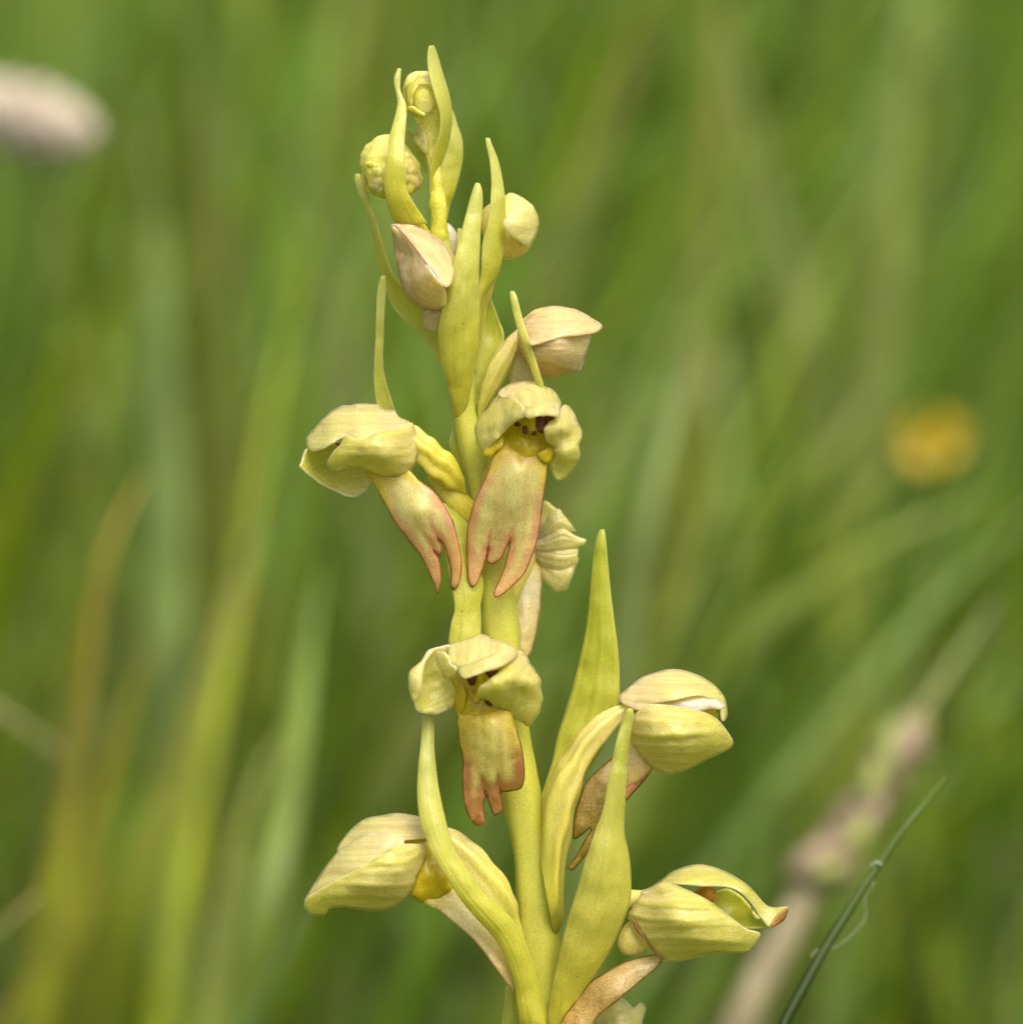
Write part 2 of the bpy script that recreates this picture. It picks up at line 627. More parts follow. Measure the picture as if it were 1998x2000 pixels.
M['budc'] = tissue('cream_bud_tissue', [(0, (.78, .68, .18)), (.5, (.80, .72, .22)), (1, (.78, .74, .28))], vein=((.56, .50, .06), 10, .5),
                   mottle=((.70, .58, .13), .7, .4), speck=.25, bump=.5)
M['ovary'] = tissue('ovary_tissue', [(0, (.64, .61, .05)), (.5, (.70, .66, .10)), (1, (.74, .69, .20))], vein=((.56, .44, .012), 7, .45), speck=.18, sss=.7, bump=.4)
M['ovaryp'] = tissue('cream_ovary_tissue', [(0, (.62, .61, .08)), (.5, (.70, .67, .18)), (1, (.76, .67, .30))], vein=((.60, .48, .05), 7, .45), speck=.18, sss=.7, bump=.4)
M['throat'] = tissue('throat_tissue', [(0, (.70, .58, .012)), (1, (.74, .62, .02))], speck=.2, sss=.6, spec=.5, rough=.3, bump=.5)
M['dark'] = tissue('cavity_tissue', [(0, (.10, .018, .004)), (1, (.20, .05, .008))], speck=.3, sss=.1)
M['lip'] = tissue('lip_tissue', [(0, (.74, .64, .03)), (.17, (.78, .68, .08)), (.32, (.80, .52, .22)), (.5, (.74, .36, .17)), (1, (.80, .46, .15))],
                  edge=((.34, .055, .04), .09), centre=((.80, .79, .25), .16, .6, 1.15), mottle=((.62, .22, .15), .8, .3), speck=.28, bump=.3, edge0=.1, vein=((.62, .30, .14), 6, .25), vbump=.5)
M['lipb'] = tissue('brownish_lip_tissue', [(0, (.72, .62, .02)), (.2, (.70, .58, .07)), (.5, (.40, .15, .065)), (1, (.46, .21, .06))],
                   edge=((.14, .03, .016), .095), centre=((.76, .73, .18), .3, .85, 1.0), mottle=((.52, .18, .10), .8, .15), speck=.28, bump=.3, edge0=.08, vein=((.50, .24, .08), 6, .3), vbump=.5)
M['lipw'] = tissue('withered_lip_tissue', [(0, (.66, .54, .22)), (.5, (.50, .34, .10)), (1, (.52, .32, .05))], edge=((.24, .08, .02), .10),
                   mottle=((.32, .18, .05), 1.2, .45), speck=.5, bump=.7)
M['lippale'] = tissue('pale_lip_tissue', [(0, (.74, .63, .05)), (.3, (.80, .74, .34)), (1, (.72, .55, .14))], edge=((.58, .26, .12), .09), speck=.28, edge0=.1)
M['white'] = tissue('whitish_petal_tissue', [(0, (.90, .82, .50)), (1, (.92, .88, .60))], speck=.2, spec=.6, rough=.3, bump=.5)
M['cap'] = tissue('anther_tissue', [(0, (.46, .22, .012)), (1, (.52, .26, .02))], speck=.35, rough=.35)
M['brown'] = tissue('withered_tip_tissue', [(0, (.30, .13, .03)), (1, (.42, .20, .06))], speck=.5)

# ------------------------------------------------------------------ ground
gm = simple('meadow_soil', (.06, .085, .012), .9, 0, .5, 25.0, (.09, .10, .025))
me = bpy.data.meshes.new('ground')
N = 40
gx = np.concatenate([np.linspace(-1, 1, N)]) ** 3
gv = [(x * 150, y * 150, 0) for y in gx for x in gx]
me.from_pydata(gv, [], [(j * N + i, j * N + i + 1, (j + 1) * N + i + 1, (j + 1) * N + i) for j in range(N - 1) for i in range(N - 1)])
me.materials.append(gm)
g = bpy.data.objects.new('ground', me)
g['kind'] = 'structure'
COL.objects.link(g)

# ------------------------------------------------------------------ the orchid
V0 = 7300
base = world([(1046, V0, 0)])[0]
# move the foot onto the ground
k_ = 0
for vv in range(4000, 9000, 5):
    if world([(1046, vv, 0)])[0][2] <= 0.0:
        V0 = vv
        break
base = world([(1046, V0, 0)])[0]
base[2] = 0
orchid = bpy.data.objects.new('orchid_plant', None)
COL.objects.link(orchid)
orchid.location = base
orchid.empty_display_size = .01
orchid['abs'] = list(base)
tag(orchid, 'yellow-green orchid spike with hooded flowers and brownish lobed lips', 'orchid')
O = orchid

rowtube('stem', rows(0, 850, 440, 872, 440, 852, 500, 886, 500, 866, 600, 908, 600, 869, 690, 924, 690, 870, 740, 930, 740, 884, 815, 934, 815, 897, 880, 962, 880,
                     910, 940, 972, 940, 920, 1000, 985, 1000, 930, 1100, 998, 1100, 937, 1206, 1012, 1206, 946, 1310, 1022, 1310, 956, 1420, 1036, 1420, 970, 1516, 1050, 1516,
                     985, 1594, 1062, 1594, 1000, 1679, 1078, 1679, 1007, 1770, 1090, 1770, 1010, 1860, 1096, 1860, 1011, 2000, 1092, 2000, 1008, 2300, 1096, 2300,
                     1000, 3500, 1100, 3500, 996, 5200, 1104, 5200, 990, V0, 1106, V0),
        M['stem'], O, y=0, kd=.95, ridge=.11, nridge=5, twist=9, crumple=1.0, cscale=.012, nt=420, na=28)

# ---- uppermost bud and its bracts
b1 = rowtube('flower_bud', rows(1, 880, 1900, 980, 1900, 862, 1760, 985, 1760, 850, 1680, 982, 1680, 846, 1600, 975, 1600, 838, 1400, 965, 1400, 828, 1250, 935, 1250, 808, 1100, 920, 1100, 795, 1000, 930, 980,
                                775, 880, 950, 880, 740, 780, 955, 780, 700, 720, 965, 720, 655, 650, 965, 650, 620, 570, 960, 570, 608, 490, 945, 490, 625, 420, 920, 420,
                                665, 360, 880, 360, 720, 330, 820, 330), M['bud'], O, tipfirst=False, y=[.1, -.3, -.3, -.6], kd=[.9, .9, .85, .85], ridge=.08, nridge=7, crumple=1.6, cscale=.035)
poly('petal_fold', c(1, 640, 470, 700, 400, 790, 372, 870, 400, 905, 480, 860, 470, 790, 440, 730, 470, 700, 540, 690, 620, 655, 590), cy(1, 640, 500, -.9, 700, 400, -1.0, 790, 372, -1.0, 905, 480, -1.3, 790, 440, -1.6, 700, 560, -1.55, 655, 600, -1.1),
     M['bud'], b1, bulge=3, bw=6, crumple=.8, cscale=.04, res=5)
poly('petal_fold', c(1, 720, 520, 770, 480, 840, 490, 880, 560, 860, 650, 790, 690, 730, 660, 705, 590), cy(1, 720, 520, -1.45, 840, 490, -1.5, 870, 600, -1.35, 790, 690, -1.3, 705, 600, -1.35, 790, 580, -1.6),
     M['bud'], b1, bulge=3, bw=6, crumple=1.2, cscale=.03, res=5)
poly('petal_fold', c(1, 655, 630, 700, 620, 760, 665, 800, 690, 750, 712, 690, 695), cy(1, 660, 640, -1.2, 790, 690, -1.45, 720, 660, -1.5), M['bud'], b1, bulge=2, bw=5, crumple=.8, cscale=.05, res=4)
rowstrip('bract', rows(1, 838, 122, 862, 122, 821, 180, 890, 180, 823, 300, 925, 300, 850, 430, 965, 430, 890, 560, 1000, 560, 925, 700, 1016, 700, 915, 850, 1003, 850, 870, 1000, 960, 1010, 840, 1150, 905, 1150, 835, 1350, 890, 1350),
         M['bract'], O, y=[-.2, -.9, -1.6, -1.5], tilt=[.1, .5, .6, .2], bulge=.35, crumple=.8)
rowstrip('bract', rows(1, 1010, 640, 1030, 680, 1010, 760, 1065, 790, 1000, 900, 1100, 900, 940, 1030, 1102, 1050, 905, 1150, 1075, 1190, 915, 1280, 1035, 1330, 930, 1420, 995, 1440, 945, 1560, 975, 1560),
         M['bract'], O, y=[.3, .2, .4, .6], tilt=[.1, .4, .4, .1], bulge=.4, crumple=2)
rowstrip('bract', rows(1, 640, 800, 655, 815, 640, 850, 700, 840, 655, 920, 750, 930, 700, 990, 790, 1000, 760, 1070, 805, 1060, 800, 1160, 830, 1160),
         M['bractg'], O, y=[.5, .9], bulge=.3)
poly('bract', c(1, 708, 905, 725, 860, 738, 790, 780, 790, 815, 900, 815, 1000, 800, 1010, 760, 960), cy(1, 708, 905, -.2, 780, 790, -.5, 810, 1000, -.6), M['sepal'], O, bulge=3, bw=6, res=5)

# ---- second bud, left of the top, with its granular bract
b2 = rowtube('flower_bud', rows(1, 480, 1380, 500, 1395, 400, 1365, 620, 1370, 310, 1310, 730, 1330, 285, 1220, 770, 1270, 267, 1130, 762, 1180, 270, 1050, 740, 1090, 300, 965, 700, 1010, 350, 905, 640, 940, 420, 862, 560, 880, 480, 846, 510, 850),
             M['bud'], O, tipfirst=False, y=-.1, kd=.9, ridge=.07, nridge=8, crumple=2.6, cscale=.035)
poly('petal_fold', c(1, 300, 1120, 360, 1080, 440, 1130, 450, 1240, 430, 1340, 360, 1310, 310, 1220), cy(1, 300, 1120, -.8, 440, 1130, -1.6, 430, 1330, -1.1, 320, 1230, -.8), M['bud'], b2, bulge=3, bw=5, crumple=3.2, cscale=.07, res=5)
poly('petal_fold', c(1, 640, 1020, 700, 1060, 750, 1180, 755, 1270, 700, 1310, 640, 1260, 610, 1150), cy(1, 640, 1020, -1.2, 750, 1180, -.6, 700, 1300, -.6, 620, 1150, -1.6), M['budc'], b2, bulge=3, bw=5, crumple=3.2, cscale=.07, res=5)
tube('ovary', c(1, 820, 1700, 640, 1620, 560, 1590, 525, 1510, 490, 1420, 470, 1320, 480, 1260), c(1, 850, 1640, 830, 1630, 790, 1560, 720, 1440, 660, 1330, 630, 1270, 600, 1260), M['ovary'], b2, y=[-.4, -1.2, -1.3], kd=.8, ridge=.05, crumple=.6)
rowstrip('bract', rows(1, 578, 308, 598, 312, 547, 390, 594, 395, 556, 470, 592, 480, 572, 540, 615, 545, 575, 620, 645, 630, 540, 760, 640, 770, 508, 880, 628, 890, 490, 1040, 630, 1030, 462, 1200, 640, 1180, 475, 1320, 640, 1290, 500, 1440, 690, 1390, 535, 1540, 760, 1500, 600, 1600, 815, 1580),
         M['bract'], O, y=[-1.2, -2.2, -2.5, -2.0, -1.2, -.9], tilt=0, bulge=[.3, .35, .3, .3], crumple=1.2, edgecurl=.0)

# ---- long thin bract curling round the pinkish bud
rowstrip('bract', rows(1, 232, 1172, 258, 1172, 228, 1230, 285, 1215, 265, 1360, 330, 1340, 325, 1500, 385, 1520, 372, 1650, 428, 1660) +
         rows(2, 295, 290, 345, 300, 320, 430, 390, 450, 362, 560, 430, 530, 400, 690, 520, 620, 470, 780, 600, 720, 560, 860, 640, 800, 650, 970, 705, 890, 700, 1050, 745, 1040, 735, 1110, 760, 1120, 760, 1180, 790, 1180),
         M['bract'], O, y=[-.4, .4, .8, .6, .2, .0], tilt=[0, -.3, -.5, -.2, 0], bulge=[.2, -.3, -.3, .3, .3], nt=70, crumple=.8)

# ---- pinkish bud
b3 = rowtube('flower_bud', rows(2, 640, 745, 700, 745, 560, 705, 760, 715, 500, 655, 800, 660, 465, 600, 820, 590, 445, 510, 825, 500, 428, 420, 810, 420, 418, 340, 760, 340, 414, 280, 690, 275, 410, 240, 600, 222, 400, 205, 520, 186, 390, 188, 440, 181),
             M['budp'], O, tipfirst=False, y=[-.6, -1.0, -1.2, -1.5], kd=.8, ridge=.07, nridge=11, crumple=1.6, cscale=.03)
poly('sepal', c(2, 400, 200, 440, 186, 530, 192, 640, 246, 735, 325, 790, 420, 790, 520, 750, 580, 690, 520, 600, 400, 510, 280, 440, 215), cy(2, 400, 200, -1.6, 640, 250, -1.7, 790, 420, -2.4, 750, 580, -4.0, 600, 400, -3.6, 510, 280, -2.6),
     M['sepalr'], b3, axis=(c(2, 400, 195)[0], c(2, 770, 560)[0]), bulge=3, bw=6, crumple=1.6, cscale=.04)
poly('sepal', c(2, 400, 200, 440, 215, 510, 285, 600, 405, 690, 525, 735, 590, 740, 690, 690, 715, 600, 700, 520, 640, 468, 560, 440, 450, 422, 330, 412, 250), cy(2, 400, 205, -1.6, 600, 420, -3.5, 735, 600, -3.9, 690, 710, -2.0, 520, 640, -2.0, 430, 400, -1.2, 560, 540, -3.3),
     M['sepalr'], b3, axis=(c(2, 730, 640)[0], c(2, 400, 195)[0]), bulge=3, bw=6, crumple=1.8, cscale=.04, ridge=2, nridge=4)
strip('sepal_seam', c(2, 735, 582, 690, 520, 600, 400, 510, 281, 432, 196), c(2, 731, 590, 684, 527, 594, 407, 504, 288, 428, 202), M['seam'], b3, y=[-4.1, -4.0, -3.75, -2.9, -1.85], bulge=.6, ns=7, crumple=.2, solid=.05, vein=0, frill=0)
poly('lip', c(2, 610, 735, 705, 735, 700, 800, 690, 850, 650, 860, 610, 830), cy(2, 610, 735, -.9, 700, 740, -1.2, 650, 855, -.8), M['sepalr'], b3, bulge=5, bw=8)
poly('petal_fold', c(1, 960, 1590, 1010, 1600, 1055, 1670, 1060, 1760, 1020, 1850, 960, 1800), cy(1, 960, 1590, .8, 1060, 1700, .9, 1000, 1850, .9), M['white'], b3, bulge=7, bw=9)
rowstrip('bract', rows(1, 1070, 1622, 1090, 1622, 1062, 1680, 1100, 1680, 1050, 1800, 1110, 1800, 1040, 1950, 1100, 1950), M['bract'], O, y=[.6, .9], bulge=.3)

# ---- broad bract in front of the stem
rowstrip('bract', rows(1, 1215, 1250, 1240, 1252, 1192, 1310, 1262, 1310, 1150, 1450, 1266, 1440, 1108, 1610, 1252, 1600) +
         rows(2, 812, 350, 953, 350, 770, 520, 948, 520, 735, 680, 952, 660, 704, 800, 956, 780, 695, 900, 948, 920, 716, 1050, 932, 1050, 752, 1180, 908, 1160, 785, 1300, 880, 1300, 800, 1400, 862, 1420),
         M['bract'], O, y=[-.2, -1.2, -1.9, -2.5, -2.4, -2.0], tilt=[0, .2, .4, .2, 0], bulge=[.6, .55, .55, .4, .3], ridge=.03, nridge=3, nt=64, ns=22)
# ---- right bract with its round bud
rowstrip('bract', rows(1, 1298, 880, 1325, 880, 1303, 940, 1345, 940, 1328, 1060, 1388, 1050, 1340, 1200, 1420, 1180, 1337, 1380, 1446, 1350, 1315, 1580, 1452, 1600, 1270, 1740, 1445, 1760) +
         rows(2, 965, 480, 1085, 440, 950, 590, 1050, 530, 940, 700, 1000, 610, 920, 860, 975, 760, 905, 1000, 950, 900),
         M['bract'], O, y=[-.4, -1.0, -1.4, -1.6, -1.8, -1.7], tilt=[.2, .5, .4, .2, 0], bulge=[.3, .4, .4, .3], nt=60)
b4 = rowtube('flower_bud', rows(1, 1280, 1700, 1300, 1860, 1260, 1620, 1380, 1880, 1250, 1560, 1500, 1882, 1270, 1480, 1600, 1845, 1310, 1425, 1660, 1760, 1380, 1385, 1705, 1680, 1460, 1352, 1725, 1590, 1530, 1340, 1715, 1510, 1600, 1368, 1680, 1430),
             M['budc'], O, tipfirst=False, y=.2, kd=.85, ridge=.10, nridge=10, crumple=1.5, cscale=.03)
poly('sepal', c(1, 1440, 1560, 1530, 1500, 1660, 1440, 1712, 1520, 1722, 1600, 1690, 1700, 1640, 1765, 1560, 1720, 1470, 1650), cy(1, 1440, 1580, -1.9, 1690, 1480, -.7, 1715, 1600, -.5, 1640, 1750, -1.0, 1560, 1600, -1.9),
     M['sepal'], b4, axis=(c(1, 1420, 1600)[0], c(1, 1720, 1590)[0]), bulge=3, bw=6, ridge=1, nridge=2)
tube('ovary', c(2, 900, 1000, 920, 800, 960, 600, 985, 480), c(2, 950, 1000, 990, 800, 1040, 600, 1090, 470), M['ovary'], b4, y=[.6, .8, .5], kd=.9)
# ---- green bract behind
rowstrip('bract', rows(2, 985, 600, 1005, 600, 955, 680, 1035, 680, 950, 790, 1072, 780, 945, 900, 1108, 890, 935, 1000, 1085, 970, 928, 1100, 1020, 1060, 925, 1220, 965, 1200, 915, 1330, 945, 1330),
         M['bractg'], O, y=[.3, .7, 1.0], bulge=-.25)

# ---- bud on a ribbed ovary, right
b5 = tube('flower_bud', c(2, 1200, 960, 1193, 870, 1215, 800, 1250, 768, 1310, 716, 1400, 692, 1500, 700, 1600, 735, 1680, 782, 1715, 815), c(2, 1215, 1000, 1250, 1050, 1300, 1105, 1360, 1135, 1440, 1142, 1510, 1130, 1565, 1110, 1600, 1030, 1640, 900, 1712, 845),
          M['budp'], O, y=[-.3, -.3, -.2], kd=.75, ridge=.05, nridge=9, crumple=1.6, cscale=.02)
poly('sepal', c(2, 1215, 880, 1250, 790, 1320, 730, 1420, 705, 1540, 725, 1650, 780, 1716, 826, 1690, 862, 1600, 880, 1480, 890, 1340, 930, 1260, 940), cy(2, 1215, 880, -1.4, 1400, 710, -.8, 1600, 750, -.6, 1716, 830, -.4, 1600, 880, -2.2, 1340, 930, -2.9, 1480, 890, -2.8),
     M['sepalr'], b5, axis=(c(2, 1200, 900)[0], c(2, 1716, 830)[0]), bulge=3, bw=7, ridge=2.5, nridge=5, crumple=1.4, mirror=-.2)
poly('sepal', c(2, 1240, 950, 1340, 925, 1480, 885, 1600, 876, 1650, 880, 1625, 980, 1590, 1070, 1555, 1112, 1480, 1090, 1380, 1060, 1290, 1040), cy(2, 1240, 960, -1.9, 1480, 890, -2.5, 1640, 890, -1.2, 1570, 1100, -.8, 1380, 1060, -1.8, 1450, 980, -2.6),
     M['sepalr'], b5, axis=(c(2, 1200, 960)[0], c(2, 1640, 960)[0]), bulge=5, bw=8, ridge=3, nridge=5, crumple=1.4, mirror=-.2)
poly('lip', c(2, 1195, 960, 1255, 1030, 1300, 1080, 1310, 1190, 1240, 1260, 1160, 1240, 1145, 1120, 1170, 1030), cy(2, 1200, 970, .2, 1300, 1100, .4, 1160, 1200, .3), M['sepalr'], b5, bulge=9, bw=12)
tube('ovary', c(2, 935, 1420, 945, 1300, 962, 1180, 1015, 1055, 1100, 925, 1160, 870, 1195, 840), c(2, 975, 1420, 985, 1370, 1075, 1240, 1140, 1110, 1195, 980, 1212, 920, 1230, 880), M['ovaryp'], b5, y=[.0, -.2, -.4, -.4], kd=.8, ridge=.14, nridge=7, twist=3, crumple=.8)
rowstrip('bract', rows(2, 1148, 608, 1168, 608, 1153, 660, 1188, 650, 1180, 790, 1222, 780, 1228, 940, 1272, 930, 1268, 1060, 1310, 1055, 1295, 1140, 1334, 1135, 1320, 1230, 1352, 1225, 1250, 1340, 1290, 1360, 1000, 1480, 1010, 1530),
         M['bract'], O, y=[-.5, -1.4, -2.2, -2.5, -2.4], bulge=.35, nt=60)

# ---- left thin bract and flower turned left
rowstrip('bract', rows(2, 342, 508, 360, 510, 318, 585, 366, 585, 308, 720, 358, 720, 303, 880, 352, 880, 297, 1040, 347, 1030, 294, 1170, 360, 1150, 305, 1290, 395, 1270, 330, 1370, 430, 1370, 420, 1480, 500, 1460, 640, 1640, 680, 1600, 800, 1760, 820, 1720),
         M['bract'], O, y=[.8, 1.4, 1.2, .6, .2, 0], bulge=[.3, -.3, -.3, .3], nt=60, crumple=.7)
f2 = tube('flower', c(3, 1370, 1080, 1355, 1010, 1345, 900, 1300, 800, 1240, 712, 1180, 680, 1120, 605, 1060, 570, 990, 505, 930, 496, 880, 520), c(3, 1330, 1060, 1290, 1015, 1200, 1005, 1150, 950, 1100, 935, 1050, 890, 1010, 830, 980, 800, 950, 780, 920, 750, 880, 700),
          M['ovary'], O, y=[-.5, -1.2, -1.4, -1.3], kd=.8, ridge=.34, nridge=5, twist=5, crumple=.5)
tube('ovary_base', c(3, 1420, 1320, 1330, 1260, 1260, 1190, 1190, 1100, 1120, 1000, 1050, 900), c(3, 1450, 1100, 1390, 1050, 1330, 1000, 1260, 950, 1180, 920, 1080, 880), M['ovary'], f2, y=[-.3, -.6, -.8], kd=.6, crumple=.6)
tube('column', c(3, 900, 560, 760, 540, 620, 560, 480, 610, 400, 660), c(3, 880, 820, 760, 830, 640, 830, 520, 800, 420, 740), M['throat'], f2, y=[-1.2, -1.3, -1.2], kd=.7)
poly('dorsal_sepal', c(3, 930, 488, 850, 450, 810, 396, 740, 384, 680, 351, 560, 347, 480, 364, 400, 370, 290, 450, 210, 540, 155, 608, 155, 660, 185, 700, 255, 690, 340, 645, 440, 590, 480, 620, 600, 620, 720, 570, 850, 530),
     cy(3, 930, 490, -1.6, 740, 384, -.6, 560, 347, -.4, 400, 370, -.4, 210, 540, -.9, 160, 670, -1.5, 300, 670, -3.0, 470, 610, -3.3, 720, 575, -3.3, 560, 450, -2.4, 350, 530, -2.4), M['sepalp'], f2, axis=(c(3, 930, 490)[0], c(3, 160, 650)[0]),
     bulge=5, bw=8, crumple=1.6, cscale=.03, ridge=2.2, nridge=4, edgewave=2)
poly('lateral_sepal', c(3, 935, 488, 970, 545, 992, 655, 985, 720, 965, 800, 930, 880, 885, 908, 820, 892, 740, 886, 650, 862, 585, 830, 480, 832, 370, 855, 325, 828, 312, 785, 345, 725, 400, 660, 460, 590, 520, 610, 600, 600, 720, 555, 850, 520),
     cy(3, 935, 490, -1.8, 990, 650, -1.6, 890, 905, -2.0, 740, 886, -2.4, 585, 830, -2.6, 370, 850, -2.9, 315, 790, -3.0, 460, 600, -3.5, 700, 575, -3.9, 780, 700, -4.0, 600, 700, -4.2, 420, 760, -3.5), M['sepalg'], f2,
     axis=(c(3, 970, 570)[0], c(3, 315, 800)[0]), bulge=6, bw=8, crumple=1.4, cscale=.025, ridge=2, nridge=4, edgewave=2)
poly('lateral_sepal', c(3, 155, 680, 110, 790, 100, 812, 140, 855, 200, 905, 280, 962, 370, 1003, 450, 1040, 510, 1047, 580, 1012, 634, 938, 625, 860, 560, 760, 420, 640, 300, 650),
     cy(3, 155, 680, -1.6, 105, 810, -1.9, 280, 960, -1.2, 510, 1045, -.9, 630, 930, -1.0, 560, 760, -.3, 400, 660, -.6, 350, 830, -.2), M['sepalg'], f2, axis=(c(3, 620, 800)[0], c(3, 100, 805)[0]), bulge=-4, bw=14, crumple=1.6, ridge=1.5)
poly('petal', c(3, 400, 640, 455, 598, 440, 640, 400, 660, 370, 640), cy(3, 400, 640, -2.0, 450, 600, -2.2), M['dark'], f2, bulge=1, bw=5, res=4)
poly('lip', c(3, 600, 830, 640, 915, 690, 1010, 745, 1105, 825, 1245, 960, 1420, 1020, 1500, 1070, 1610, 1112, 1700, 1135, 1772, 1155, 1755, 1168, 1650, 1160, 1560, 1140, 1490, 1120, 1460, 1160, 1500, 1176, 1440, 1150, 1370, 1190, 1410, 1222, 1500, 1242, 1600,
               1240, 1715, 1262, 1747, 1300, 1700, 1322, 1600, 1318, 1500, 1290, 1350, 1240, 1200, 1170, 1080, 1100, 995, 1000, 925, 940, 860, 860, 800, 700, 780),
     cy(3, 620, 850, -2.0, 900, 850, -2.2, 800, 1180, -1.9, 1170, 1090, -2.4, 1000, 1150, -2.9, 1100, 1650, -1.6, 1300, 1400, -2.4, 1270, 1730, -2.0, 1140, 1760, -1.4, 1150, 1480, -1.9), M['lip'], f2,
     axis=(c(3, 760, 800)[0], c(3, 1230, 1750)[0]), bulge=2, bw=4, crumple=.8, channel=1, nvein=5, frill=1.2, res=5,
     grooves=[(c(3, 1130, 1470, 1070, 1370, 980, 1240, 900, 1130), 4, 8), (c(3, 1155, 1375, 1100, 1270, 1020, 1150), 5, 8)])

# ---- strip of bract left of the stem and the bract under the left flower's lip
rowstrip('bract', rows(3, 1258, 480, 1275, 480, 1245, 560, 1300, 570, 1230, 650, 1320, 680, 1280, 760, 1350, 780, 1310, 860, 1380, 880), M['bractg'], O, y=[.8, 1.0], bulge=.3)
rowstrip('bract', rows(3, 1180, 1098, 1195, 1098, 1235, 1185, 1290, 1180, 1270, 1270, 1380, 1280, 1230, 1400, 1420, 1420, 1195, 1430, 1450, 1560, 1215, 1560, 1480, 1680, 1240, 1700, 1480, 1760) +
         rows(5, 575, 20, 765, 0, 548, 140, 768, 130, 530, 300, 765, 260, 560, 420, 770, 420, 640, 560, 780, 560), M['bractg'], O, y=[-1.2, -1.7, -1.6, -1.4, -1.2, -.9], tilt=[0, .2, .3, .2], bulge=[.3, .3, .3, .25], nt=56)

# ---- flower facing the viewer, upper
f1 = tube('flower', c(4, 330, 1250, 360, 1000, 430, 800, 500, 600, 560, 420), c(4, 480, 1250, 560, 1000, 700, 800, 820, 600, 880, 420), M['ovary'], O, y=[.2, -.6, -1.4, -1.9], kd=.7, ridge=.1)
poly('throat', c(4, 470, 560, 560, 440, 700, 400, 860, 400, 960, 440, 950, 560, 940, 700, 900, 790, 760, 800, 640, 800, 500, 790, 480, 700), cy(4, 480, 560, -2.0, 700, 410, -2.2, 950, 460, -2.0, 900, 780, -2.9, 500, 780, -2.9, 700, 600, -3.3), M['throat'], f1, bulge=7, bw=16, crumple=2.0, cscale=.05)
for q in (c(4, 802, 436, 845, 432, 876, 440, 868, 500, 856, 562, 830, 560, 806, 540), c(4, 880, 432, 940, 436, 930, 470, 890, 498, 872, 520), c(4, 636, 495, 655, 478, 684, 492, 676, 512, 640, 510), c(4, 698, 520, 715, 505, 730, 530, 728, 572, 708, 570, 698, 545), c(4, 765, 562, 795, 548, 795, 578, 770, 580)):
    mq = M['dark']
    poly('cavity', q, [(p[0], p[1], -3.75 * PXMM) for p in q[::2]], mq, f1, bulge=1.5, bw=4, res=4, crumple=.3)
tube('column', c(4, 725, 400, 735, 470, 750, 560, 770, 600), c(4, 800, 400, 802, 470, 798, 550, 790, 600), M['throat'], f1, y=[-3.4, -3.7, -3.7], kd=.5, crumple=.5)
poly('petal', c(4, 405, 715, 440, 660, 520, 590, 556, 590, 548, 660, 500, 700, 470, 735, 425, 742), cy(4, 405, 715, -3.0, 556, 590, -3.3, 470, 735, -3.2), M['throat'], f1, bulge=2, bw=6, res=5)
poly('petal', c(4, 930, 660, 860, 690, 810, 720, 830, 760, 870, 790, 905, 780, 940, 710), cy(4, 930, 660, -3.2, 810, 720, -3.5, 900, 785, -3.2), M['throat'], f1, bulge=1.5, bw=6, res=5)
poly('dorsal_sepal', c(4, 520, 275, 580, 205, 640, 190, 700, 181, 800, 180, 850, 214, 930, 250, 975, 312, 980, 370, 970, 432, 900, 428, 820, 432, 735, 446, 690, 400, 620, 320),
     cy(4, 580, 205, -1.6, 700, 181, -1.6, 850, 214, -1.6, 975, 330, -2.4, 970, 425, -4.2, 820, 430, -5.2, 735, 440, -5.0, 620, 320, -3.4, 780, 300, -4.1, 850, 345, -4.8), M['sepalp'], f1,
     axis=(c(4, 720, 180)[0], c(4, 850, 430)[0]), bulge=6, bw=9, crumple=2.2, cscale=.04, ridge=2.5, nridge=4, edgewave=3)
poly('lateral_sepal', c(4, 560, 240, 620, 285, 690, 350, 728, 415, 700, 450, 650, 472, 600, 520, 560, 555, 490, 625, 440, 685, 405, 720, 370, 665, 350, 590, 340, 520, 370, 460, 430, 390, 470, 330, 520, 270),
     cy(4, 560, 240, -2.2, 725, 415, -5.2, 600, 520, -4.0, 405, 718, -2.8, 345, 560, -2.2, 430, 390, -2.0, 560, 370, -3.2, 620, 440, -4.4, 480, 520, -3.3, 600, 385, -3.6), M['sepalg'], f1,
     axis=(c(4, 600, 260)[0], c(4, 400, 720)[0]), bulge=5, bw=9, crumple=2.0, cscale=.035, edgewave=2.5)
poly('lateral_sepal', c(4, 945, 450, 985, 395, 1000, 360, 1050, 366, 1090, 440, 1142, 570, 1122, 650, 1128, 740, 1090, 820, 1020, 902, 970, 927, 935, 875, 905, 795, 938, 705, 944, 665, 900, 640, 866, 575, 858, 530, 895, 490),
     cy(4, 945, 450, -3.6, 1000, 365, -2.0, 1090, 440, -1.8, 1140, 570, -2.2, 1125, 650, -3.0, 1110, 770, -2.6, 970, 925, -2.4, 910, 795, -2.6, 940, 670, -3.4, 862, 545, -4.6, 1000, 520, -4.2, 1010, 590, -3.2, 1010, 720, -3.4), M['sepalg'], f1,
     axis=(c(4, 1030, 370)[0], c(4, 965, 925)[0]), bulge=5, bw=9, crumple=1.8, cscale=.035, edgewave=2.5)
